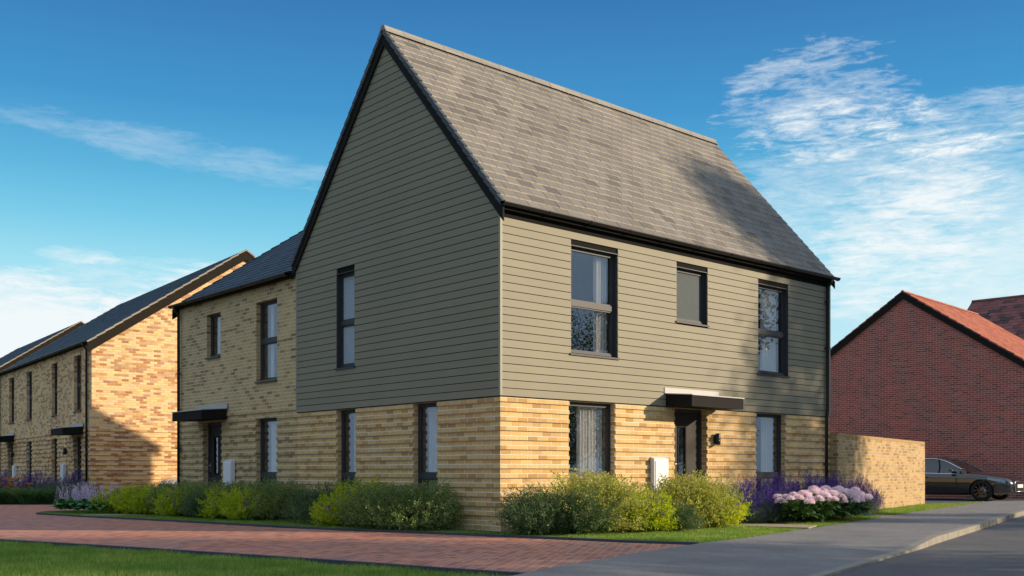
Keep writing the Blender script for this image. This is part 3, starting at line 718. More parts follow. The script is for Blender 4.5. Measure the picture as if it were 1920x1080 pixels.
gc = MB(); gc.lathe([(0, 0), (.06, 0), (.06, .02), (0, .02)], 14, 'Y', (0, 0, 0)); 
downpipe(H1, [(9.27, -.165, 5.07), (9.27, -.165, 5.0), (9.27, -.075, 4.9), (9.27, -.075, 2.25), (9.27, -.055, 2.12), (9.27, -.055, 0)], clips=[(9.27, -.075, 3.6), (9.27, -.055, 1.1), (9.27, -.075, 4.6)])
# windows, door and fittings
opening(H1, 'y-', 0, *cR[0], transom=(3.76,), clad=True, depth=.06, curtains=[(.70, .97)])
opening(H1, 'y-', 0, *cR[1], frost='frosted', clad=True, depth=.06)
opening(H1, 'y-', 0, *cR[2], transom=(3.76,), clad=True, depth=.06, curtains=[(.42, .92)])
opening(H1, 'x-', 0, *cL[0], transom=(3.76,), frost='frosted_shade', clad=True, depth=.06)
opening(H1, 'y-', 0, *hR[0], transom=(.86,), curtains=[(.02, .12), (.42, .62), (.64, .95)])
opening(H1, 'y-', 0, *hR[2], transom=(.86,), curtains=[(.52, .93)])
opening(H1, 'x-', 0, *hL[0], transom=(.86,), curtains=[(.12, .97)])
w_ = opening(H1, 'x-', 0, *hL[1], transom=(.86,), curtains=[(.30, .42)])
door(H1, 'y-', 0, *hR[1])
canopy(H1, 'y-', -.027, 3.95, 5.47)
meter_box(H1, 'y-', -.027, 3.53)
wall_light(H1, 'y-', -.027, 5.40, 1.555)

# ------------------------------------------------------------------ attached house
def slate_house_roof(root, y0, y1, front_x, depth, ze, slope, verge_start, m_tile, cut=None, verge_end=True, verge_m=None, barge=None, seed=5, barge_d=.24):
    xm = depth / 2; u = math.hypot(1, slope); ev = .15; ln = (xm + ev) * u; z0 = ze - ev * slope
    a0, a1 = y0, y1; Pf = (-ev, a0, z0)
    def sy(s):   # rows that start where they meet the neighbouring roof
        return cut(z0 + s * slope / u) - a0 if cut else 0
    tile_slope('roof_tiles', root, m_tile, Pf, (0, 1, 0), (1 / u, 0, slope / u), a1 - a0, ln, .235, .30, start=sy if cut else None, seed=seed, thick=.011)
    tile_slope('roof_tiles', root, m_tile, (depth + ev, a0, z0), (0, 1, 0), (-1 / u, 0, slope / u), a1 - a0, ln, .235, .30, start=sy if cut else None, seed=seed + 1, thick=.011)
    zr = z0 + (xm + ev) * slope
    for yy, sg, on in ((a0, -1, verge_start), (a1, 1, verge_end)):
        if not on: continue
        vm = verge_m or m_tile
        gable_caps(root, 'verge_caps', vm, (-ev, yy, z0), (1 / u, 0, slope / u), (0, sg, 0), ln, .33, drop=.025, h=.05)
        gable_caps(root, 'verge_caps', vm, (depth + ev, yy, z0), (-1 / u, 0, slope / u), (0, sg, 0), ln, .33, drop=.025, h=.05)
        for xa in (-ev, depth + ev):
            board(root, 'barge_board', barge or M['black'], (xa, yy - sg * .01, z0 - .03), (xm, yy - sg * .01, zr - .03), (0, -sg, 0), .03, barge_d)
    return zr
def front_gutter(root, y0, y1, ze):
    b = MB(); b.box(-.11, -.004, y0 + .03, y1 - .03, ze - .13, ze + .0); b.build('fascia', M['black'], root)
    gutter(root, [(-.17, y0, ze - .05), (-.17, y1, ze - .05)])

HA = thing('attached_house', 'buff brick house with slate roof joined to the left of the tall clad house', 'house')
YA = 11.93
hA = [(9.72, 10.43, 3.58, 4.57), (7.11, 8.02, 2.87, 4.56), (7.11, 8.02, .28, 2.07), (9.66, 10.62, .06, 2.07)]
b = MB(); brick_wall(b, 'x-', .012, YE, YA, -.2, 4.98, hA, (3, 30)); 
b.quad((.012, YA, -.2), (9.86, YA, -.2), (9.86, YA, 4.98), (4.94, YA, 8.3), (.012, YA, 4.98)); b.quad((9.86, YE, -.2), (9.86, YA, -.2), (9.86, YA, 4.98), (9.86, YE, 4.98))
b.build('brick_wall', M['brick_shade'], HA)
slate_house_roof(HA, 3.3, YA + .07, 0, 9.88, 4.99, .675, False, M['tile_slate'], cut=lambda z: max(YE + .03 if z < 5.15 else 0, YM + (8.80 - z) / SL - .06), verge_m=M['tile_slate'])
front_gutter(HA, YE + .12, YA + .12, 5.0)
downpipe(HA, [(-.17, 11.83, 4.93), (-.17, 11.83, 4.85), (-.06, 11.83, 4.72), (-.06, 11.83, 0)], clips=[(-.06, 11.83, 3.3), (-.06, 11.83, 1.5)])
opening(HA, 'x-', .012, *hA[0], curtains=[(.05, .2)]); opening(HA, 'x-', .012, *hA[1], transom=(3.72,), curtains=[(.20, .34)])
opening(HA, 'x-', .012, *hA[2], transom=(.86,), curtains=[(.22, .58)]); door(HA, 'x-', .012, *hA[3])
canopy(HA, 'x-', -.016, 9.36, 10.90); meter_box(HA, 'x-', -.016, 9.35)

# ------------------------------------------------------------------ the detached pairs on the left
HB = thing('semi_detached_house', 'orange-buff brick pair of houses, sunlit gable end and slate roof, nearer of two at left', 'house', (.76, 20.04, 0), R(-4.47), 'slate roofed houses at left')
LB = 13.6; DB = 9.88
hB = [(1.16, 2.06, 2.88, 4.65), (4.21, 4.99, 2.88, 4.65), (7.95, 8.80, 2.88, 4.65), (10.97, 11.90, 2.88, 4.65),
      (4.21, 4.99, .28, 2.06), (7.95, 8.80, .28, 2.06), (1.16, 2.10, .06, 2.06), (11.15, 12.09, .06, 2.06)]
b = MB(); brick_wall(b, 'x-', 0, 0, LB, -.3, 4.98, hB, (3, 31)); b.build('brick_wall', M['brick_shade2'] if 'brick_shade2' in M else M['brick_orange'], HB)
b = MB(); b.quad((0, 0, -.3), (DB, 0, -.3), (DB, 0, 4.98), (DB / 2, 0, 8.33), (0, 0, 4.98))
to = face_to('y-', 0)
for k in range(3, 31, 2): hbox(b, to, 0, DB, 0, .024, k * .075 + .01, (k + 1) * .075)
b.quad((0, LB, -.3), (DB, LB, -.3), (DB, LB, 4.98), (DB / 2, LB, 8.33), (0, LB, 4.98)); b.quad((DB, 0, -.3), (DB, LB, -.3), (DB, LB, 4.98), (DB, 0, 4.98))
b.build('gable_wall', M['brick_orange'], HB)
slate_house_roof(HB, -.09, LB + .09, 0, DB, 5.0, .682, True, M['tile_slate'], verge_m=M['verge_pale'], barge=M['bronze'], seed=11, barge_d=.30)
front_gutter(HB, -.05, LB + .05, 5.0)
for k, h in enumerate(hB[:6]): opening(HB, 'x-', 0, *h, transom=(3.72,) if k < 4 else (.86,), curtains=[(.05, .25)], room=.8)
door(HB, 'x-', 0, *hB[6]); door(HB, 'x-', 0, *hB[7])
canopy(HB, 'x-', -.027, .90, 2.38); canopy(HB, 'x-', -.027, 10.88, 12.36)
meter_box(HB, 'x-', -.027, 3.30); meter_box(HB, 'x-', -.027, 10.75); wall_light(HB, 'x-', -.027, 2.85, 1.6); wall_light(HB, 'x-', -.027, 10.9, 1.6)
downpipe(HB, [(-.17, .36, 4.93), (-.17, .36, 4.85), (-.06, .36, 4.72), (-.06, .36, 0)], clips=[(-.06, .36, 3.3), (-.06, .36, 1.5)])
downpipe(HB, [(-.17, 13.45, 4.93), (-.17, 13.45, 4.85), (-.06, 13.45, 4.72), (-.06, 13.45, 0)], clips=[(-.06, 13.45, 3.3), (-.06, 13.45, 1.5)])
v2 = Vector((math.sin(R(4.47)), math.cos(R(4.47)), 0)); p3 = Vector((.76, 20.04, 0)) + v2 * 20.6
HC = dup(HB, loc=p3, label='farthest pair of houses at the left edge, only slate roof and brown verge showing', group='slate roofed houses at left')

# ------------------------------------------------------------------ red brick houses on the right
HR = thing('red_brick_house', 'dark red brick house with blank gable end and orange clay tiled roof', 'house', (25.3, 6.6, 0), R(5))
sl = .678; GW = 4.75; ap = 7.42; ze = ap - sl * GW; LR = 7.5
b = MB(); b.quad((0, -GW, -.3), (0, GW, -.3), (0, GW, ze), (0, 0, ap), (0, -GW, ze)); b.quad((0, -GW, -.3), (LR, -GW, -.3), (LR, -GW, ze), (0, -GW, ze)); b.quad((0, GW, -.3), (LR, GW, -.3), (LR, GW, ze), (0, GW, ze))
b.quad((LR, -GW, -.3), (LR, GW, -.3), (LR, GW, ze), (LR, 0, ap), (LR, -GW, ze)); b.build('brick_wall', M['brick_red'], HR)
u = math.hypot(1, sl); ln = (GW + .2) * u; z0 = ap + .12 - sl * (GW + .2)
tile_slope('roof_tiles', HR, M['tile_orange'], (-.08, -GW - .2, z0), (1, 0, 0), (0, 1 / u, sl / u), LR + .16, ln, .16, .165, thick=.009, seed=21)
tile_slope('roof_tiles', HR, M['tile_orange'], (-.08, GW + .2, z0), (1, 0, 0), (0, -1 / u, sl / u), LR + .16, ln, .16, .165, thick=.009, seed=22)
ridge(HR, M['tile_orange'], (-.09, 0, ap + .15), (LR + .09, 0, ap + .15), .09)
gable_caps(HR, 'verge_caps', M['tile_dred'], (-.085, -GW - .2, z0), (0, 1 / u, sl / u), (-1, 0, 0), ln, .33, drop=.03, h=.05)
gable_caps(HR, 'verge_caps', M['tile_dred'], (-.085, GW + .2, z0), (0, -1 / u, sl / u), (-1, 0, 0), ln, .33, drop=.03, h=.05)
for yy in (-GW - .2, GW + .2): board(HR, 'barge_board', M['black'], (-.075, yy, z0 - .02), (-.075, 0, ap + .10), (1, 0, 0), .03, .24)
b = MB(); b.box(0, LR, -GW - .12, -GW - .02, ze - .12, ze); b.build('fascia', M['black'], HR); gutter(HR, [(0, -GW - .18, ze - .05), (LR, -GW - .18, ze - .05)])

HD = thing('red_roofed_house', 'house behind with large dark red tiled roof slope rising above the orange roof', 'house', (25.3, 6.6, 0), R(5))
dx0, dxm, dza, dze, ya, yb = 10.0, 16.3, 9.5, 5.0, -24, 3.2
s2 = (dza - dze) / (dxm - dx0); u = math.hypot(1, s2)
b = MB()
b.quad((dx0, ya, -.3), (dx0, yb, -.3), (dx0, yb, dze), (dx0, ya, dze)); b.quad((2 * dxm - dx0, ya, -.3), (2 * dxm - dx0, yb, -.3), (2 * dxm - dx0, yb, dze), (2 * dxm - dx0, ya, dze))
for y in (ya, yb): b.quad((dx0, y, -.3), (2 * dxm - dx0, y, -.3), (2 * dxm - dx0, y, dze), (dxm, y, dza - .1), (dx0, y, dze))
b.build('brick_wall', M['brick_red'], HD)
tile_slope('roof_tiles', HD, M['tile_dred'], (dx0 - .2, ya - .08, dze - .2 * s2), (0, 1, 0), (1 / u, 0, s2 / u), yb - ya + .16, (dxm - dx0 + .2) * u, .30, .32, seed=31)
tile_slope('roof_tiles', HD, M['tile_dred'], (2 * dxm - dx0 + .2, ya - .08, dze - .2 * s2), (0, 1, 0), (-1 / u, 0, s2 / u), yb - ya + .16, (dxm - dx0 + .2) * u, .30, .32, seed=32)
ridge(HD, M['tile_dred'], (dxm, ya - .08, dza + .04), (dxm, yb + .08, dza + .04), .12)

# ------------------------------------------------------------------ garden wall and gate
gw = thing('garden_wall', 'golden brick garden wall running right from the tall clad house', 'wall', (10.16, .22, 0), math.atan2(2.08, 8.2))
LW = math.hypot(8.2, 2.08); b = MB(); b.box(0, LW, 0, .215, -.3, 1.725); b.build('brickwork', M['brick_garden'], gw)
b = MB(); n = int(LW / .075)
for k in range(n): b.box(LW * k / n + .004, LW * (k + 1) / n - .004, -.001, .216, 1.733, 1.80)
b.box(0.003, LW - .003, .005, .21, 1.72, 1.792); b.build('coping', M['coping'] if 'coping' in M else plain('brick on edge coping', (.42, .28, .13), .85, .2, var=.3, scale=9), gw)
gt = thing('garden_gate', 'narrow brown timber gate between the clad house and the garden wall', 'gate', (9.50, .42, 0), 0)
b = MB()
for k in range(6): b.box(.045 + k * .093, .045 + k * .093 + .088, .02, .042, .06, 1.74)
b.build('gate_boards', M['timber'], gt)
b = MB(); b.box(0, .045, -.01, .06, 0, 1.8); b.box(.61, .66, -.01, .06, 0, 1.8); b.box(.045, .61, -.005, .05, 1.745, 1.8); b.build('gate_frame', M['timber'], gt)
b = MB(); b.tube([(.56, .02, .95), (.56, -.02, .95), (.50, -.02, .95)], .01, 8); b.build('latch', M['steel'], gt)

# ------------------------------------------------------------------ plants
def frames(D, rng):
    """orthonormal side vectors for direction array D (n,3)"""
    D = D / np.linalg.norm(D, axis=1, keepdims=True)
    r = rng.normal(size=D.shape); A = np.cross(D, r); A /= np.linalg.norm(A, axis=1, keepdims=True); B = np.cross(D, A); return D, A, B
def leaves(P, D, L, Wd, rng, fold=.25, droop=0.0):
    """one folded 2-quad-free leaf per row: base, left, tip, right (4 verts) -> V,F"""
    n = len(P); D, A, B = frames(D, rng); L = np.broadcast_to(np.asarray(L, float).reshape(-1, 1), (n, 1)); Wd = np.broadcast_to(np.asarray(Wd, float).reshape(-1, 1), (n, 1))
    mid = P + D * L * .5 + B * L * .06; tip = P + D * L - B * L * droop
    V = np.stack([P, mid + A * Wd * .5 + B * Wd * fold, tip, mid - A * Wd * .5 + B * Wd * fold], 1).reshape(-1, 3)
    return V, np.arange(4 * n).reshape(-1, 4)
def stack(parts):
    V, F, o = [], [], 0
    for v, f in parts: V.append(v); F.append(f + o); o += len(v)
    return np.concatenate(V), np.concatenate(F)
def dome_dirs(n, rng, zmin=-.15):
    d = rng.normal(size=(n * 12 + 60, 3)); d /= np.linalg.norm(d, axis=1, keepdims=True); return d[d[:, 2] > zmin][:n]
def lump(d, rng, k=11, amp=.26):
    c = rng.normal(size=(k, 3)); c /= np.linalg.norm(c, axis=1, keepdims=True)
    w = np.clip((d @ c.T - .5) / .5, 0, 1); return 1 + amp * (w.max(1) * 2 - .9)
def shrub_mesh(seed, rx, ry, h, n_sprig, n_leaf, L, Wd, sprig, mt, spread=.9, upness=.5, inner=.35, wild=.12, droop=.0):
    rng = np.random.default_rng(seed); d = dome_dirs(n_sprig, rng, -.8); k = lump(d, rng)
    rad = np.where(rng.random(len(d)) < inner, rng.uniform(.45, .85, len(d)), 1 + rng.normal(0, wild, len(d)) * .5) * k
    c = d * rad[:, None] * np.array([rx, ry, h * .55]) + np.array([0, 0, h * .47]); c[:, 2] = np.maximum(c[:, 2], .05 + .12 * rng.random(len(c)))
    dirs = d * np.array([1, 1, 1]) + np.array([0, 0, upness]) + rng.normal(0, .25, d.shape); dirs /= np.linalg.norm(dirs, axis=1, keepdims=True)
    s = np.tile(np.linspace(-.6, .5, n_leaf), len(d)); P = np.repeat(c, n_leaf, 0) + np.repeat(dirs, n_leaf, 0) * (s * sprig * rng.uniform(.7, 1.3, len(s)))[:, None] + rng.normal(0, sprig * .10, (len(s), 3))
    ld_ = np.repeat(dirs, n_leaf, 0) * .6 + rng.normal(0, spread * .6, (len(s), 3)) + np.array([0, 0, .15 - droop])
    ll = L * rng.uniform(.6, 1.25, len(s)); P[:, 2] = np.maximum(P[:, 2], .01)
    return leaves(P, ld_, ll, ll * Wd / L, rng, .22, droop * .3)
def twigs(seed, rx, ry, h, n=14):
    rng = random.Random(seed); b = MB()
    for i in range(n):
        a = rng.random() * 6.28; r = rng.uniform(.4, .85); p1 = (rx * r * math.cos(a) * .5, ry * r * math.sin(a) * .5, h * .35); p2 = (rx * r * math.cos(a), ry * r * math.sin(a), h * rng.uniform(.6, .85))
        b.tube([(rng.uniform(-.05, .05), rng.uniform(-.05, .05), 0), p1, p2], [.011, .007, .003], 5, False)
    return b
def spikes(seed, pts, H, R0, n, L, curve=.0, dens=None, taper=True, base=.0):
    """flower spikes: petals packed round vertical stems. pts (k,3) foot of each spike, H heights"""
    rng = np.random.default_rng(seed); out = []
    k = len(pts); t = np.tile(np.linspace(base, 1, n), k); P = np.repeat(pts, n, 0).astype(float); hh = np.repeat(H, n)
    lean = np.repeat(rng.normal(0, .10, (k, 2)), n, 0); a = rng.uniform(0, 6.28, k * n)
    rr = R0 * (1 - .75 * t if taper else 1) * rng.uniform(.5, 1.1, k * n)
    P[:, 2] += hh * t; P[:, :2] += lean * (hh * t)[:, None] * (1 + t[:, None]); P[:, 0] += rr * np.cos(a); P[:, 1] += rr * np.sin(a)
    D = np.stack([np.cos(a), np.sin(a), rng.uniform(-.1, .9, k * n)], 1)
    return leaves(P, D, L * rng.uniform(.7, 1.2, k * n), L * .7, rng, .3)
def stems(seed, pts, H, r=.0025):
    """thin upright stems as narrow blades"""
    rng = np.random.default_rng(seed); k = len(pts); D = np.stack([rng.normal(0, .1, k), rng.normal(0, .1, k), np.ones(k)], 1)
    return leaves(pts, D, H, r * 2, rng, .0)
PROTO = {}
def plant(key, name, label, cat, x, y, rz=0, sc=1.0, group=None, z=0.0, sx=None):
    """copy of a built plant kind (or the first one itself) set down in the bed"""
    P = PROTO[key]
    if not P.get('used'):
        P['used'] = True; o = P['o']; o.name = name; o.location = (x, y, z); o.rotation_euler = (0, 0, rz); o['label'] = label
        if group: o['group'] = group
        else:
            if 'group' in o: del o['group']
    else:
        o = dup(P['o'], loc=(x, y, z), rz=rz, label=label)
        if group: o['group'] = group
    o.scale = sx or (sc, sc, sc); return o
def proto(key, name, cat):
    o = thing(name, '', cat); PROTO[key] = {'o': o}; return o
# round small-leaved shrub
for key, sd, mt, hh in (('varieg', 1, 'lf_varieg', .82), ('varieg_b', 7, 'lf_mid', .65)):
    o = proto(key, 'round_shrub', 'shrub'); V, F = shrub_mesh(sd, .62, .58, hh, 1250, 15, .040, .020, .19, mt, inner=.25, wild=.28)
    arr_obj('foliage', V, F, M[mt], o); twigs(sd, .5, .5, hh * .9).build('stems', M['twig'], o, False)
# lime spirea with flower tufts
o = proto('spirea', 'lime_shrub', 'shrub'); V, F = shrub_mesh(3, .40, .38, .48, 760, 12, .046, .019, .13, 'lf_spirea', spread=1.0, inner=.3, wild=.3, droop=.15)
arr_obj('foliage', V, F, M['lf_spirea'], o); twigs(3, .3, .3, .5, 10).build('stems', M['twig'], o, False)
rng = np.random.default_rng(5); d_ = dome_dirs(13, rng, .1); pts = d_ * np.array([.40, .38, .30]) + np.array([0, 0, .20])
V, F = spikes(6, pts, rng.uniform(.08, .15, 13), .036, 60, .026); arr_obj('flowers', V, F, M['pl_purple'], o)
# dark narrow-leaved shrub with small red flowers
o = proto('dark', 'dark_leaved_shrub', 'shrub'); V, F = shrub_mesh(9, .50, .45, .56, 760, 14, .075, .013, .20, 'lf_dark', spread=.95, upness=.9, inner=.35, wild=.3)
arr_obj('foliage', V, F, M['lf_dark'], o); twigs(9, .4, .36, .6).build('stems', M['twig'], o, False)
d_ = dome_dirs(26, rng, .05); pts = d_ * np.array([.5, .45, .34]) + np.array([0, 0, .24]); V, F = spikes(8, pts, rng.uniform(.02, .05, 26), .022, 22, .014); arr_obj('flowers', V, F, M['pl_red'], o)
# salvia / lavender clumps
def salvia(key, seed, name, n, rx, ry, hh, mt_f, mt_l, spike=(.16, .34), R0=.017):
    rng = np.random.default_rng(seed); o = proto(key, name, 'flowering plant')
    a = rng.uniform(0, 6.28, n); r = np.sqrt(rng.random(n)); x = r * rx * np.cos(a); y = r * ry * np.sin(a)
    top = hh * (1 - .45 * r ** 2) * rng.uniform(.72, 1.05, n); sp = rng.uniform(*spike, n); base = np.stack([x, y, top - sp], 1)
    base[:, :2] *= (1 + .18 * r)[:, None]
    V, F = spikes(seed, base, sp, R0, 46, .017); arr_obj('flowers', V, F, M[mt_f], o)
    foot = np.stack([x * .6, y * .6, np.zeros(n)], 1); D = base - foot; ln = np.linalg.norm(D, axis=1); p1 = leaves(foot, D, ln, .006, rng, 0)
    m = n * 26; a = rng.uniform(0, 6.28, m); r = np.sqrt(rng.random(m)); P = np.stack([r * rx * np.cos(a), r * ry * np.sin(a), rng.random(m) ** .7 * hh * .62 * (1 - .4 * r ** 2)], 1)
    p2 = leaves(P, rng.normal(0, .6, (m, 3)) + np.array([0, 0, .8]), .055 * rng.uniform(.6, 1.3, m), .011, rng)
    V, F = stack([p1, p2]); arr_obj('foliage', V, F, M[mt_l], o); return o
salvia('salvia', 12, 'purple_salvia', 150, .46, .42, .90, 'pl_blue', 'lf_laven')
salvia('salvia_small', 14, 'purple_salvia', 60, .34, .32, .66, 'pl_blue', 'lf_laven', (.12, .26))
# pink domed flower heads over broad leaves
def sedum():
    rng = np.random.default_rng(31); o = proto('pink', 'pink_flowering_plant', 'flowering plant')
    n = 130; d = dome_dirs(n, rng, .0); P = d * np.array([.38, .36, .24]) * rng.uniform(.75, 1.0, (n, 1)) + np.array([0, 0, .16])
    D = d * .9 + np.array([0, 0, -.05]) + rng.normal(0, .25, (n, 3)); L = rng.uniform(.13, .21, n)
    # broad leaves as 3-quad blades bent along their length
    D, A, B = frames(D, rng); up = np.array([0, 0, 1.0]); A = np.cross(D, up); A /= np.linalg.norm(A, axis=1, keepdims=True)
    Vs = []
    for t, w, dz in ((0, .10, 0), (.35, .50, .05), (.7, .40, .0), (1, .03, -.16)):
        c = P + D * (L * t)[:, None] + up * (dz * L)[:, None]; Vs += [c - A * (w * L * .55)[:, None], c + A * (w * L * .55)[:, None]]
    V = np.stack(Vs, 1).reshape(-1, 3); i = np.arange(n)[:, None, None] * 8; F = (np.array([(0, 1, 3, 2), (2, 3, 5, 4), (4, 5, 7, 6)])[None] + i).reshape(-1, 4)
    m = 900; dd = dome_dirs(m, rng, -.1); P2 = dd * np.array([.36, .34, .24]) * rng.uniform(.4, .9, (m, 1)) + np.array([0, 0, .15]); P2[:, 2] = np.maximum(P2[:, 2], .02)
    V2, F2 = leaves(P2, dd + rng.normal(0, .5, (m, 3)), .08, .04, rng); V, F = stack([(V, F), (V2, F2)]); arr_obj('foliage', V, F, M['lf_big'], o)
    heads = []; k = 0
    while len(heads) < 14 and k < 600:
        k += 1; d = dome_dirs(1, rng, .35)[0]; c = d * np.array([.40, .38, .24]) + np.array([0, 0, .27 + rng.uniform(-.03, .05)])
        if all(np.linalg.norm(c - q) > .145 for q in heads): heads.append(c)
    parts = []
    for c in heads:
        m = 620; q = dome_dirs(m, rng, -.3); r = rng.uniform(.062, .092) * rng.uniform(.82, 1.06, (len(q), 1)); P = c + q * r * np.array([1.1, 1.1, .72]); parts.append(leaves(P, q + rng.normal(0, .55, q.shape), .016, .013, rng, .3))
    V, F = stack(parts); arr_obj('flowers', V, F, M['pl_pink'], o)
    ft = np.array([[0, 0, 0.0]] * len(heads)) + rng.normal(0, .05, (len(heads), 3)) * [1, 1, 0]; D = np.array(heads) - ft; V, F = leaves(ft, D, np.linalg.norm(D, axis=1), .012, rng, 0); arr_obj('stems', V, F, M['lf_big'], o)
sedum()
def hosta():
    rng = np.random.default_rng(41); o = proto('hosta', 'hosta', 'flowering plant'); n = 80
    a = rng.uniform(0, 6.28, n); el = rng.uniform(.05, 1.1, n); D = np.stack([np.cos(a) * np.cos(el), np.sin(a) * np.cos(el), np.sin(el)], 1); L = rng.uniform(.16, .26, n)
    P = np.stack([np.cos(a) * .10, np.sin(a) * .10, .05 + .1 * rng.random(n)], 1); up = np.array([0, 0, 1.0]); A = np.cross(D, up); A /= np.linalg.norm(A, axis=1, keepdims=True); Vs = []
    for t, w, dz in ((0, .06, 0), (.3, .42, .10), (.65, .46, .08), (.88, .25, -.06), (1.02, .02, -.2)):
        c = P + D * (L * t * 1.15)[:, None] + up * (dz * L)[:, None]; Vs += [c - A * (w * L * .6)[:, None], c + A * (w * L * .6)[:, None]]
    V = np.stack(Vs, 1).reshape(-1, 3); V[:, 2] = np.maximum(V[:, 2], .01); F = (np.array([(0, 1, 3, 2), (2, 3, 5, 4), (4, 5, 7, 6), (6, 7, 9, 8)])[None] + np.arange(n)[:, None, None] * 10).reshape(-1, 4)
    arr_obj('foliage', V, F, M['lf_hosta'], o)
    k = 15; a = rng.uniform(0, 6.28, k); r = .24 * np.sqrt(rng.random(k)); ft = np.stack([r * np.cos(a), r * np.sin(a), np.full(k, .24)], 1)
    V, F = spikes(42, ft, rng.uniform(.22, .40, k), .034, 60, .020); arr_obj('flowers', V, F, M['pl_lilac'], o)
    ft[:, 2] = .02; V, F = stems(43, ft, .30, .003); arr_obj('stems', V, F, M['lf_hosta'], o)
hosta()
def tuft(key, seed, n, r0, h, mt, name, flower=None, fk=40, lean=.45):
    rng = np.random.default_rng(seed); o = proto(key, name, 'grass plant' if not flower else 'flowering plant'); a = rng.uniform(0, 6.28, n); r = r0 * np.sqrt(rng.random(n))
    P = np.stack([r * np.cos(a), r * np.sin(a), np.zeros(n)], 1); D = np.stack([np.cos(a), np.sin(a), np.zeros(n)], 1) * (lean * rng.random((n, 1))) + rng.normal(0, .12, (n, 3)) + [0, 0, 1]
    D /= np.linalg.norm(D, axis=1, keepdims=True); L = h * rng.uniform(.6, 1.1, n); A = np.cross(D, rng.normal(size=(n, 3))); A /= np.linalg.norm(A, axis=1, keepdims=True); out = np.stack([np.cos(a), np.sin(a), np.zeros(n)], 1); Vs = []
    for t, w in ((0, .006), (.5, .0065), (.8, .004), (1, .0008)):
        c = P + D * (L * t)[:, None] + out * (L * .38 * t ** 2.2)[:, None] - np.array([0, 0, 1]) * (L * .22 * t ** 3)[:, None]; Vs += [c - A * w, c + A * w]
    V = np.stack(Vs, 1).reshape(-1, 3); V[:, 2] = np.maximum(V[:, 2], .0); F = (np.array([(0, 1, 3, 2), (2, 3, 5, 4), (4, 5, 7, 6)])[None] + np.arange(n)[:, None, None] * 8).reshape(-1, 4)
    arr_obj('foliage', V, F, M[mt], o)
    if flower:
        a = rng.uniform(0, 6.28, fk); r = r0 * 1.3 * np.sqrt(rng.random(fk)); parts = []
        for i in range(fk):
            c = np.array([r[i] * math.cos(a[i]), r[i] * math.sin(a[i]), h * rng.uniform(.55, 1.2)]); m = 26; q = dome_dirs(m, rng, -.1); parts.append(leaves(c + q * .010 * [1, 1, .5], q * [1, 1, .4], .030, .014, rng, .1))
        V, F = stack(parts); arr_obj('flowers', V, F, M[flower], o)
tuft('grass', 51, 520, .22, .50, 'lf_grass', 'ornamental_grass')
tuft('orange', 52, 260, .24, .42, 'lf_grass', 'orange_flower_clump', 'pl_orange', 30)

ORD = ['first', 'second', 'third', 'fourth', 'fifth', 'sixth', 'seventh', 'eighth', 'ninth', 'tenth', 'eleventh', 'twelfth', 'thirteenth', 'fourteenth', 'fifteenth']
def px_of(x, y):
    dx, dy = x + 10.543, y + 12.169; return (dx * .7484 - dy * .6632) / (dx * .6632 + dy * .7484)
def row(key, name, lab, spots, group, rz=1.3):
    """spots (x, y, scale); every one gets its own place word, counted from the left of the photograph"""
    for i, (x, y, sc) in enumerate(sorted(spots, key=lambda q: px_of(q[0], q[1]))):
        plant(key, name, lab % ORD[i], '', x, y, i * rz, sc, group=group)
# in front of the sunlit face
plant('dark', 'dark_leaved_shrub', 'dark narrow-leaved shrub with small red flowers, hard against the brick corner', '', -.02, -.82, .3, .95)
plant('dark', 'dark_leaved_shrub', 'dark red-flowered shrub between the corner shrub and the big yellow-green bush', '', .42, -1.18, 1.6, .95)
plant('varieg', 'round_shrub', 'big rounded yellow-green bush under the large ground floor window', '', 1.06, -1.10, 0, 1.0, sx=(1.12, 1.0, 1.03))
plant('spirea', 'lime_shrub', 'bright lime shrub with purple flowers at the right foot of the window bush', '', 1.82, -1.42, .5, 1.02)
plant('spirea', 'lime_shrub', 'lime shrub with purple flowers just below the white meter box', '', 2.02, -.85, 2.5, 1.0)
plant('varieg', 'round_shrub', 'rounded yellow-green bush in front of the door of the tall house', '', 3.04, -1.22, 2.2, 1.0, sx=(1.0, .95, 1.0))
plant('dark', 'dark_leaved_shrub', 'dark leafy shrub low between the two big yellow-green bushes', '', 2.40, -1.62, 4.0, .62)
plant('spirea', 'lime_shrub', 'bright lime shrub with purple flowers right of the bush before the door', '', 3.60, -1.38, 3.6, 1.0, sx=(1.1, 1, 1.05))
sal = [(5.35, -.55, .95), (5.95, -.50, .98), (6.42, -.74, 1.0), (6.9, -.50, 1.05), (7.35, -.80, 1.0), (7.85, -.52, 1.08), (8.35, -.82, 1.05), (8.85, -.55, 1.0), (9.35, -.70, 1.0), (9.95, -.45, .92)]
row('salvia', 'purple_salvia', '%s from the left of the purple salvia clumps before the right-hand ground floor window', sal, 'purple salvia clumps by the right end of the house')
row('salvia_small', 'low_purple_salvia', '%s from left of the low purple salvias beside the pink flowers', [(4.75, -.78, .85), (5.0, -1.1, .85), (5.2, -.72, 1.05), (5.35, -1.2, .95), (5.75, -1.15, 1.0)], 'low purple salvias left of the pink flowers', 2.1)
pk = [(5.65, -1.62, 1.0), (6.15, -1.68, 1.08), (6.65, -1.52, 1.12), (7.15, -1.50, 1.12), (7.65, -1.32, 1.1), (8.15, -1.22, 1.05)]
row('pink', 'pink_flowering_plant', '%s from left of the plants with domed pink flower heads by the footpath', pk, 'pink flowering plants by the footpath', 1.1)
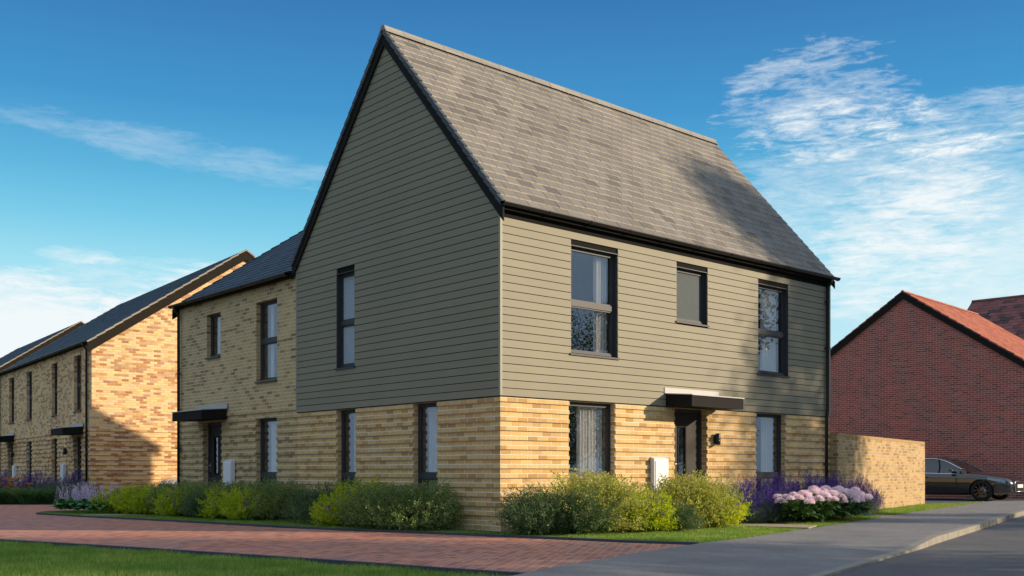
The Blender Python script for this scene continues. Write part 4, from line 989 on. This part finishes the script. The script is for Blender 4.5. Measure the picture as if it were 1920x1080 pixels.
# along the shaded face
plant('dark', 'dark_leaved_shrub', 'small dark shrub below the farther narrow ground floor window of the shaded side', '', -.72, 3.98, 2.0, .98)
plant('spirea', 'lime_shrub', 'lime shrub with purple flowers right of the small dark shrub, shaded side', '', -.92, 3.08, 1.2, 1.0)
plant('spirea', 'lime_shrub', 'taller lime shrub between the two narrow ground floor windows of the shaded side', '', -.55, 2.95, 4.2, 1.25)
plant('varieg_b', 'round_shrub', 'rounded green bush, left of the close pair under the nearer shaded window', '', -.72, 2.12, .4, .90)
plant('varieg_b', 'round_shrub', 'rounded green bush nearest the brick corner on the shaded side', '', -.58, 1.42, 2.9, .92)
plant('varieg_b', 'round_shrub', 'rounded green bush below the left edge of the cladding, beside bare brick', '', -.62, 6.05, 1.9, .92)
plant('spirea', 'lime_shrub', 'lime shrub with purple flowers before the rightmost attached house bush', '', -1.08, 6.25, 2.7, .95)
plant('spirea', 'lime_shrub', 'lime shrub with purple flowers at the grass edge below the attached house window', '', -1.18, 6.95, 4.7, 1.0)
plant('varieg_b', 'round_shrub', 'rounded green bush under the attached house ground floor window', '', -.75, 7.15, 3.9, .90)
plant('varieg_b', 'round_shrub', 'rounded green bush in front of the meter box of the attached house', '', -.88, 8.30, 5.0, .88)
plant('dark', 'dark_leaved_shrub', 'low dark shrub at the grass edge before the attached house meter box', '', -1.35, 7.75, 1.1, .75)
plant('spirea', 'lime_shrub', 'lime shrub with purple flowers before the door of the attached house', '', -1.38, 8.75, 5.2, .95)
plant('varieg_b', 'round_shrub', 'rounded green bush before the attached house door, leftmost of the green bushes', '', -1.0, 9.45, 5.1, .88)
row('spirea', 'lime_shrub', '%s from left of the low lime mounds between the hostas and green bushes', [(-1.80, 11.05, .92), (-1.62, 10.5, .95), (-1.45, 10.0, .92), (-1.25, 10.75, 1.0), (-1.05, 10.2, 1.0), (-1.32, 11.3, .95)], 'lime mounds left of the attached house', 1.7)
row('hosta', 'hosta', '%s from left of the hostas with lilac flower spires at the bed tip', [(-2.50, 12.45, 1.05), (-2.38, 11.95, 1.1), (-2.22, 11.45, 1.1), (-2.02, 11.0, 1.05), (-2.05, 12.1, 1.1)], 'hostas at the bed tip', 1.9)
# bed in front of the left pair
rg = random.Random(4); pos = []
for i in range(15):
    f = i / 14; x = -3.6 + f * 3.9 + rg.uniform(-.1, .1); y = 21.75 - f * 2.5 + rg.uniform(-.05, .25); pos.append((x, y))
row('grass', 'ornamental_grass', '%s from left of the dark ornamental grasses edging the left bed', [(x, y, 1.0 + .2 * rg.random()) for x, y in pos], 'ornamental grasses in the left bed', 1.1)
row('orange', 'orange_flower_clump', '%s from left of the orange-flowered clumps in the left bed', [(x + .15, y + .45, 1.5) for x, y in pos[4:9]], 'orange flowers in the far left bed', 1.4)
row('salvia_small', 'tall_purple_salvia', '%s from left of the tall purple spikes behind the left bed grasses', [(x + .45, y + .95 + .4 * (i % 2), 1.25 + .15 * (i % 3)) for i, (x, y) in enumerate(pos[2:14])], 'tall purple salvia in the left bed')
row('dark', 'dark_leaved_shrub', '%s from left of the dark shrubs by the nearest canopied door, left pair', [(.15, 19.6, .85), (-.2, 19.75, .85)], 'dark shrubs by the left pair door', 2.0)


# ------------------------------------------------------------------ lawns
def pip(x, y, poly):
    c = np.zeros(len(x), bool); n = len(poly)
    for i in range(n):
        x0, y0 = poly[i]; x1, y1 = poly[(i + 1) % n]
        if y0 == y1: continue
        k = ((y0 > y) != (y1 > y)) & (x < (x1 - x0) * (y - y0) / (y1 - y0) + x0); c ^= k
    return c
def lawn(name, poly, z, dens, h, w, seed, excl=(), label='', n_cap=260000):
    rng = np.random.default_rng(seed); xs = [p[0] for p in poly]; ys = [p[1] for p in poly]; A = (max(xs) - min(xs)) * (max(ys) - min(ys)); n = int(A * dens)
    x = rng.uniform(min(xs), max(xs), n); y = rng.uniform(min(ys), max(ys), n); k = pip(x, y, poly)
    for e in excl: k &= ~pip(x, y, e)
    cl = np.sin(x * 3.1 + 1.3 * np.sin(y * 2.3)) * np.sin(y * 3.7 + 1.7 * np.sin(x * 1.9)) + .6 * np.sin(x * 9 + y * 7) * np.sin(y * 11 - x * 6)
    x, y, cl = x[k], y[k], cl[k]; n = len(x); P = np.stack([x, y, np.full(n, z)], 1); hh = h * rng.uniform(.5, 1.15, n) * (1 + .28 * cl)
    a = rng.uniform(0, 6.28, n); ln = rng.normal(0, .32, (n, 2)); T = P + np.stack([ln[:, 0] * hh, ln[:, 1] * hh, hh], 1); s = np.stack([np.cos(a), np.sin(a), np.zeros(n)], 1) * (w * .5)
    V = np.stack([P - s, P + s, T], 1).reshape(-1, 3); o = arr_obj(name, V, np.arange(3 * n).reshape(-1, 3), M['lf_lawn'])
    tag(o, label, 'grass', kind='stuff'); return o
verge = [(-3.98, -5.03)] + EDGE2[1:6] + [(-8.2, 3.6), (-8.9, -.5), (-8.6, -3.2), (-7.0, -5.9), (-6.5, -5.82), (-4.4, -5.22)]
verge = [(p[0] - .08 if 0 < i < 6 else p[0], p[1]) for i, p in enumerate(verge)]
lawn('verge_grass', verge, -.078, 3600, .062, .0075, 1, label='mown green grass verge in the foreground below the paved drive')
front = [(p[0] + .075, p[1]) for p in EDGE1[:11]] + [(-1.8, 12.9), (-1.3, 11), (-.4, 9), (-.3, 6), (-.03, 4.5), (-.03, -.05), (4.2, -.3), (4.2, -2.72), (3.51, -2.9), (1.6, -3.42)]
lawn('front_grass', front, -.012, 3000, .034, .008, 2, label='strip of short grass between drive edging and the plants round the tall house')
right = [(5.25, -.6), (5.25, -2.42), (6.0, -2.24), (7.8, -1.73), (9.38, -1.28), (9.4, -.2), (7, -.4)]
lawn('front_grass', right, -.012, 2600, .040, .008, 3, label='grass at the foot of the pink flowering plants')
right2 = [(10.32, -.6), (10.3, .18), (18.5, 2.25), (19.5, 1.95), (21.3, 1.84), (16.4, .60), (11.56, -.72), (10.32, -1.05)]
lawn('front_grass', right2, -.012, 1800, .042, .010, 4, label='sunlit grass strip at the foot of the golden garden wall')

# ------------------------------------------------------------------ cars
def cr(xs, ys, x):
    xs = np.array(xs, float); ys = np.array(ys, float); m = np.gradient(ys, xs); i = np.clip(np.searchsorted(xs, x) - 1, 0, len(xs) - 2); h = xs[i + 1] - xs[i]; t = (x - xs[i]) / h
    return (2*t**3-3*t**2+1)*ys[i] + (t**3-2*t**2+t)*h*m[i] + (-2*t**3+3*t**2)*ys[i+1] + (t**3-t**2)*h*m[i+1]
def make_car(label, paint, loc, rz, kind):
    root = thing('parked_car', label, 'car', loc, rz)
    X = np.linspace(-2.45, 2.45, 64)
    hw_ = cr([-2.45, -2.35, -2.0, -1.2, 0, 1.2, 1.9, 2.25, 2.40, 2.45], [.60, .76, .90, .94, .95, .94, .90, .80, .68, .58], X)
    zb_ = cr([-2.45, -2.1, -1.3, 0, 1.3, 2.1, 2.45], [.34, .24, .19, .18, .19, .21, .26], X)
    zs_ = cr([-2.45, -2.3, -1.6, -.6, .3, .9, 1.5, 2.0, 2.3, 2.45], [.78, .92, .94, .90, .87, .86, .83, .76, .69, .58], X)   # shoulder
    zd_ = cr([-2.45, -2.3, -1.6, -.6, .3, .9, 1.5, 2.0, 2.3, 2.45], [.82, .97, 1.00, .96, .93, .93, .90, .82, .73, .60], X)   # deck centre
    prof = []   # half section (y factor, z)
    V = []
    for i, x in enumerate(X):
        w, b0, s0, d0 = hw_[i], zb_[i], zs_[i], zd_[i]; H = s0 - b0
        half = [(0, b0), (.80 * w, b0), (.93 * w, b0 + .05), (.965 * w, b0 + .25 * H), (1.0 * w, b0 + .55 * H), (.995 * w, b0 + .78 * H), (.965 * w, b0 + .93 * H), (.90 * w, s0 + .012), (.72 * w, s0 + .45 * (d0 - s0) + .012), (.4 * w, s0 + .85 * (d0 - s0) + .010), (0, d0 + .01)]
        ring = half + [(-y, z) for y, z in half[-2:0:-1]]
        V += [(x, y, z) for y, z in ring]
    k = 20; F = [(i * k + j, i * k + (j + 1) % k, (i + 1) * k + (j + 1) % k, (i + 1) * k + j) for i in range(len(X) - 1) for j in range(k)]
    bm = bpy.data.meshes.new('body'); bm.from_pydata(V, [], F + [tuple(range(k - 1, -1, -1)), tuple((len(X) - 1) * k + j for j in range(k))]); bm.update()
    tmp = bpy.data.objects.new('body_tmp', bm); C.objects.link(tmp)
    cut = MB()
    for wx in (1.60, -1.40):
        for sy in (-1, 1):
            pr = [(0, 0)] + [(.365 * math.cos(a), .365 * math.sin(a)) for a in []]
            n0 = len(cut.v); sg = 28
            for yy in (.62 * sy, 1.2 * sy):
                for q in range(sg): a = 2 * math.pi * q / sg; cut.v.append((wx + .37 * math.cos(a), yy, .325 + .37 * math.sin(a)))
            ca = tuple(n0 + q for q in range(sg)); cb = tuple(n0 + sg + q for q in range(sg)); cut.f += [ca if sy < 0 else ca[::-1], cb[::-1] if sy < 0 else cb]; cut.sm += [False, False]
            for q in range(sg):
                f = (n0 + q, n0 + sg + q, n0 + sg + (q + 1) % sg, n0 + (q + 1) % sg); cut.f.append(f if sy > 0 else f[::-1]); cut.sm.append(False)
    import bmesh
    co = cut.build('cut_tmp', M['black'], None, False); q_ = bmesh.new(); q_.from_mesh(co.data); bmesh.ops.recalc_face_normals(q_, faces=q_.faces); q_.to_mesh(co.data); q_.free()
    q_ = bmesh.new(); q_.from_mesh(bm); bmesh.ops.recalc_face_normals(q_, faces=q_.faces); q_.to_mesh(bm); q_.free()
    md = tmp.modifiers.new('b', 'BOOLEAN'); md.operation = 'DIFFERENCE'; md.object = co; md.solver = 'EXACT'
    bpy.context.view_layer.update(); dg = bpy.context.evaluated_depsgraph_get()
    me = bpy.data.meshes.new_from_object(tmp.evaluated_get(dg)); me.materials.clear(); me.materials.append(paint)
    for p in me.polygons: p.use_smooth = True
    try: me.set_sharp_from_angle(angle=R(38))
    except Exception: pass
    me.name = 'body'; body = bpy.data.objects.new('body', me); C.objects.link(body); body.parent = root
    bpy.data.objects.remove(tmp); bpy.data.objects.remove(co)
    # cabin: glasshouse loft
    XS = np.linspace(-2.0, 1.12, 40)
    zt_ = cr([-2.0, -1.5, -.9, -.35, .1, .5, .85, 1.12], [.98, 1.19, 1.34, 1.40, 1.395, 1.27, 1.08, .93], XS)
    wt_ = cr([-2.0, -1.5, -.9, -.35, .1, .5, .85, 1.12], [.60, .57, .58, .60, .60, .62, .66, .70], XS)
    wb_ = np.interp(XS, [-2.0, -1.2, .6, 1.12], [.72, .84, .86, .80]); zb2 = np.interp(XS, X, zs_) + .005
    def cabin(scale, x0=0, x1=40):
        V = []
        for i in range(x0, x1):
            b0, t0, w0, w1 = zb2[i], max(zt_[i], zb2[i] + .012), wb_[i], min(wt_[i], wb_[i]); f = (t0 - b0) / .5
            w1 = w0 + (w1 - w0) * min(1, f * 1.05)
            half = [(w0, b0 - .03), (w0 + (w1 - w0) * .5, b0 + (t0 - b0) * .48), (w1 + .02, b0 + (t0 - b0) * .90), (w1 * .93, b0 + (t0 - b0) * .965), (w1 * .6, t0 - .006), (0, t0)]
            V += [(XS[i], -y * scale, z) for y, z in half] + [(XS[i], y * scale, z) for y, z in half[-2::-1]]
        k = 11; n = x1 - x0; return V, [(i * k + j, i * k + j + 1, (i + 1) * k + j + 1, (i + 1) * k + j) for i in range(n - 1) for j in range(k - 1)]
    V, F = cabin(1.0); cb = arr_obj('cabin', V, np.array(F), M['car_glass'], root, True)
    # painted roof skin and pillars
    def strip_on(seq, wd, name, m_, lift=.006):
        b = MB(); b.tube(seq, wd, 8); return b.build(name, m_, root, False)
    rf = []; 
    V2, F2 = cabin(1.004); V2 = np.array(V2).reshape(40, 11, 3).copy(); V2[:, :, 2] += .006; roof = V2[10:27, 3:8].reshape(-1, 3)
    arr_obj('roof_panel', roof, np.array([(i * 5 + j, i * 5 + j + 1, (i + 1) * 5 + j + 1, (i + 1) * 5 + j) for i in range(16) for j in range(4)]), paint, root, True)
    for s in (0, 10):
        edge = V2[:, s if s == 0 else 10]; top = V2[:, 2 if s == 0 else 8]; r3 = V2[:, 3 if s == 0 else 7]
        strip_on([tuple(p) for p in top[3:38]], .016, 'window_trim', M['chrome']); 
        bl = [(XS[i], edge[i][1], zb2[i] - .005) for i in range(3, 38)]; strip_on(bl, .014, 'window_trim', M['chrome'])
        strip_on([tuple(p) for p in r3[2:39]], .030, 'roof_pillar', paint)
        for i0, i1 in ((13, 14), (28, 27)):
            m1 = V2[i0, 1 if s == 0 else 9]; strip_on([tuple(edge[i0]), tuple(m1), tuple(V2[i1, 2 if s == 0 else 8])], .022, 'door_pillar', M['black'])
    sides = (-1, 1)
    def sec(x, zz):   # body half width at x, height z
        w = float(np.interp(x, X, hw_)); b0 = float(np.interp(x, X, zb_)); s0 = float(np.interp(x, X, zs_)); H = s0 - b0
        return float(np.interp(zz, [b0, b0 + .05, b0 + .25 * H, b0 + .55 * H, b0 + .78 * H, b0 + .93 * H, s0 + .012], [.80 * w, .93 * w, .965 * w, w, .995 * w, .965 * w, .9 * w]))
    for s in sides:
        mi = MB(); yy = s * (sec(.72, .85)); mi.hexa([(.62, yy, .93), (.80, yy, .93), (.78, yy + s * .20, .94), (.64, yy + s * .22, .94), (.60, yy + s * .03, 1.04), (.76, yy + s * .03, 1.03), (.73, yy + s * .19, 1.03), (.62, yy + s * .20, 1.04)] if s < 0 else
            [(.62, yy, .93), (.64, yy + s * .22, .94), (.78, yy + s * .20, .94), (.80, yy, .93), (.60, yy + s * .03, 1.04), (.62, yy + s * .20, 1.04), (.73, yy + s * .19, 1.03), (.76, yy + s * .03, 1.03)])
        o = mi.build('wing_mirror', paint, root, False); o.data.polygons.foreach_set('use_smooth', [True] * len(o.data.polygons)); bv = o.modifiers.new('bevel', 'BEVEL'); bv.width = .03; bv.segments = 3
        for dx in (-.18, -1.12):
            h = MB(); yy = s * (sec(dx, .74) + .014); h.tube([(dx - .10, yy - s * .012, .745), (dx - .07, yy + s * .01, .75), (dx + .07, yy + s * .01, .75), (dx + .10, yy - s * .012, .745)], .012, 8); h.build('door_handle', M['black'], root, False)
        for dx in (.82, -.30, -1.28):   # shut lines
            L_ = MB(); L_.tube([(dx + (.05 if dx > .5 else 0) * (1 - t), s * (sec(dx, z) + .0), z) for t, z in [(i / 8, .25 + .60 * i / 8) for i in range(9)]], .004, 5); L_.build('door_shut_line', M['black'], root, False)
        sk = MB(); sk.tube([(x, s * (sec(x, .24) - .005), .22) for x in np.linspace(-1.02, 1.02, 9)], .035, 8); sk.build('side_skirt', M['black'], root, False)
        # headlight and lower intake
        hv = []; n1 = 10
        for i in range(n1):
            x = 1.78 + (2.30 - 1.78) * i / (n1 - 1)
            zu = float(np.interp(x, X, zs_)) - .035; zl = zu - .11 + .03 * (1 - i / (n1 - 1))
            for z in (zl, (zl + zu) / 2, zu): hv.append((x + .006, s * (sec(x, z) + .008), z))
        hf = [(i * 3 + j, i * 3 + j + 1, (i + 1) * 3 + j + 1, (i + 1) * 3 + j) for i in range(n1 - 1) for j in range(2)]
        arr_obj('headlight', hv, np.array(hf), M['lamp_glass'], root, True)
        il = MB(); il.tube([(2.16, s * .735, .36), (2.30, s * .66, .36), (2.40, s * .52, .36)], .048, 10); il.build('air_intake', M['black'], root, False)
        fl = MB(); fl.lathe([(0, 0), (.035, 0), (.04, .012)], 12, 'Y', (2.33, s * .68, .36)); fl.build('fog_lamp', M['chrome'], root, False)
        tl_ = MB(); tl_.tube([(-2.30, s * .76, .82), (-2.42, s * .62, .82), (-2.46, s * .5, .81)], .045, 8); tl_.build('tail_light', M['tail'], root, False)
    gr = MB(); gr.prism([(-.40, .30), (.40, .30), (.46, .52), (.40, .62), (-.40, .62), (-.46, .52)], 2.40, 2.475, lambda a, b_, c_: (c_, a, b_)); g_o = gr.build('grille', M['black'], root, False)
    for i in range(6):
        cbm = MB(); z = .335 + i * .05; cbm.box(2.472, 2.486, -.41, .41, z, z + .012); cbm.build('grille_bar', M['chrome'], g_o, False)
    fr = MB(); fr.tube([(2.47, -.40, .30), (2.475, .40, .30), (2.475, .46, .52), (2.46, .40, .625), (2.46, -.40, .625), (2.475, -.46, .52), (2.47, -.40, .30)], .012, 8); fr.build('grille_surround', M['chrome'], root, False)
    npl = MB(); npl.box(2.486, 2.50, -.26, .26, .42, .53); npl.build('number_plate', M['plate'], root, False)
    # wheels
    def wheel():
        w = MB(); w.lathe([(.235, -.10), (.305, -.105), (.325, -.085), (.330, 0), (.325, .085), (.305, .105), (.235, .10)], 40, 'Y'); ty = w
        r = MB(); r.lathe([(.235, .098), (.225, .085), (.215, .05), (.21, -.09), (.235, -.098)], 40, 'Y'); r.lathe([(0, .075), (.05, .075), (.055, .06), (.055, .0)], 20, 'Y')
        for i in range(10):
            a = 2 * math.pi * i / 10; ca, sa = math.cos(a), math.sin(a); hw0, hw1 = .012, .019
            def P_(rr, of, y): return (rr * ca - of * sa, y, rr * sa + of * ca)
            r.hexa([P_(.04, -hw0, .05), P_(.04, hw0, .05), P_(.225, hw1, .06), P_(.225, -hw1, .06), P_(.04, -hw0, .072), P_(.04, hw0, .072), P_(.225, hw1, .088), P_(.225, -hw1, .088)])
        ds = MB(); ds.lathe([(0, .0), (.165, .0), (.165, -.02), (0, -.02)], 28, 'Y'); return ty, r, ds
    ty, r, ds = wheel()
    for wx in (1.60, -1.40):
        for s in sides:
            t_ = ty.build('wheel', M['rubber'], root, False); t_.location = (wx, s * .83, .33); t_.rotation_euler = (0, 0, 0 if s > 0 else math.pi)
            r.build('rim', M['rim'], t_, False); ds.build('brake_disc', M['steel'], t_, False)
    ws = MB(); 
    for wx in (1.60, -1.40): ws.box(wx - .36, wx + .36, -.66, .66, .30, .62)
    ws.build('wheel_housing', M['black'], root, False)
    for sx_, sy_ in ((.25, -.36), (.25, .36), (-.75, -.36), (-.75, .36)):
        st = MB(); st.box(sx_ - .42, sx_ - .30, sy_ - .22, sy_ + .22, .5, 1.05); st.box(sx_ - .40, sx_ - .32, sy_ - .12, sy_ + .12, 1.05, 1.24); st.build('seat', M['rubber'], root, False)
    return root
def paint_mat(name, col, metal=.3, rough=.22):
    m, t = mat(name); g = t.new('ShaderNodeTexCoord').outputs['Object']; f = t.noise(g, 400, 2, .5)
    principled(t, t.hsv(col, .5, 1, t.maprange(f, .3, .7, .9, 1.1)), rough, .5, metal, **{'Coat Weight': 1.0, 'Coat Roughness': .03, 'Coat IOR': 1.7}); return m
M['paint_black'] = paint_mat('black car paint', (.014, .015, .017)); M['paint_white'] = paint_mat('white car paint', (.62, .63, .65), 0)
M['car_glass'] = glass('car glass', (.16, .18, .19), 2.0); M['chrome'] = plain('chrome trim', (.75, .76, .78), .15, .5, 1.0, var=.02)
M['lamp_glass'] = plain('headlamp glass', (.20, .22, .24), .12, .8, .5, var=.3, scale=30); M['rubber'] = plain('tyre rubber', (.018, .018, .019), .8, .2)
M['rim'] = plain('grey alloy rim', (.10, .095, .09), .35, .5, .9, var=.05); M['plate'] = plain('white number plate', (.75, .75, .72), .4); M['tail'] = plain('red tail lamp', (.30, .01, .01), .2)
hd_ = Vector((math.sin(R(5)), -math.cos(R(5)), 0)); lat = Vector((math.cos(R(5)), math.sin(R(5)), 0)); wc = Vector((22.39, 2.47, 0)) + lat * .93 - hd_ * 1.60
make_car('black saloon car half hidden behind the garden wall, in front of the red brick gable', M['paint_black'], (wc.x, wc.y, .0), math.atan2(hd_.y, hd_.x), 'a')
make_car('white car between the attached house and left pair, only its bonnet tip showing', M['paint_white'], (3.25, 14.55, -.02), math.pi, 'b')

# ------------------------------------------------------------------ trees across the road, outside the frame: their shade falls on the scene and the windows reflect them
def tree_mesh(seed, H, crown_r, z0, n_cl, n_leaf, leaf, name, label, loc, sparse=1.0, conic=False, group=None):
    rng = np.random.default_rng(seed); rr = random.Random(seed); root = thing(name, label, 'tree', loc, group=group)
    b = MB(); ax = [(0, 0, -.1)]; 
    for i in range(1, 8): ax.append((rr.uniform(-.12, .12) * i / 3, rr.uniform(-.12, .12) * i / 3, H * .92 * i / 7))
    b.tube(ax, [H * .016 * (1 - .125 * i) for i in range(8)], 10); cl = []
    for i in range(n_cl):
        f = rr.random(); z = z0 + (H - z0) * f
        env = (1 - f) ** .8 if conic else math.sin(math.pi * min(1, .12 + .86 * f)) ** .6
        a = rr.random() * 6.28; r = crown_r * env * rr.uniform(.35, 1.0); c = np.array([r * math.cos(a), r * math.sin(a), z]); cl.append(c)
        if i % 3 == 0:
            zb = max(z0 * .8, z - r * .5); k = min(6, int(zb / (H * .92) * 7)); p = ax[k]; b.tube([(p[0], p[1], zb), (c[0] * .5, c[1] * .5, (zb + z) / 2 + .1), tuple(c)], [H * .006, H * .003, H * .0012], 6, False)
    b.build('trunk', M['bark'], root, False)
    cl = np.array(cl); P = np.repeat(cl, n_leaf, 0); sc = crown_r * .20; P = P + rng.normal(0, 1, P.shape) * [sc, sc, sc * .7]
    V, F = leaves(P, rng.normal(0, 1, P.shape), leaf * rng.uniform(.7, 1.3, len(P)), leaf * .6, rng); arr_obj('crown', V, F, M['lf_tree'], root); return root
Nq = Vector((.730, .684, 0)); Ls = Vector((.684, -.730, 0))
def at_q(q, t): p = Nq * q + Ls * t; return (p.x, p.y, -.1)
tree_mesh(1, 13.2, 2.6, 6.0, 170, 110, .19, 'roadside_tree', 'slender tree outside the frame whose shade falls on the right end of the clad house', at_q(6.7, 23), conic=True)
tree_mesh(2, 12.5, 2.5, 1.8, 170, 80, .22, 'roadside_tree', 'broad tree outside the frame shading the corner of the footpath and drive', at_q(-4.5, 20))
tree_mesh(3, 12.0, 2.7, 2.2, 42, 55, .22, 'roadside_tree', 'tall tree outside the frame shading the near grass', at_q(-10.8, 22))
tree_mesh(5, 3.9, 1.15, 1.5, 60, 110, .085, 'street_tree', 'small street tree by the road outside the right edge of the frame, nearer one', (14.2, -9.3, -.1))
tree_mesh(6, 4.3, 1.1, 1.6, 55, 110, .085, 'street_tree', 'small street tree by the road outside the right edge of the frame, farther one', (18.6, -9.6, -.1))
tb = tree_mesh(4, 11.0, 3.0, 1.6, 120, 120, .16, 'park_tree', 'one of the trees far across the road, seen only mirrored in windows', at_q(1.5, 50), group='trees across the road')
for i, (q, t_) in enumerate([(5.5, 47), (8.5, 52), (-3.5, 54), (-8, 52)]):
    dup(tb, loc=at_q(q, t_), rz=i * 1.4, group='trees across the road')   # nothing in the picture tells these apart
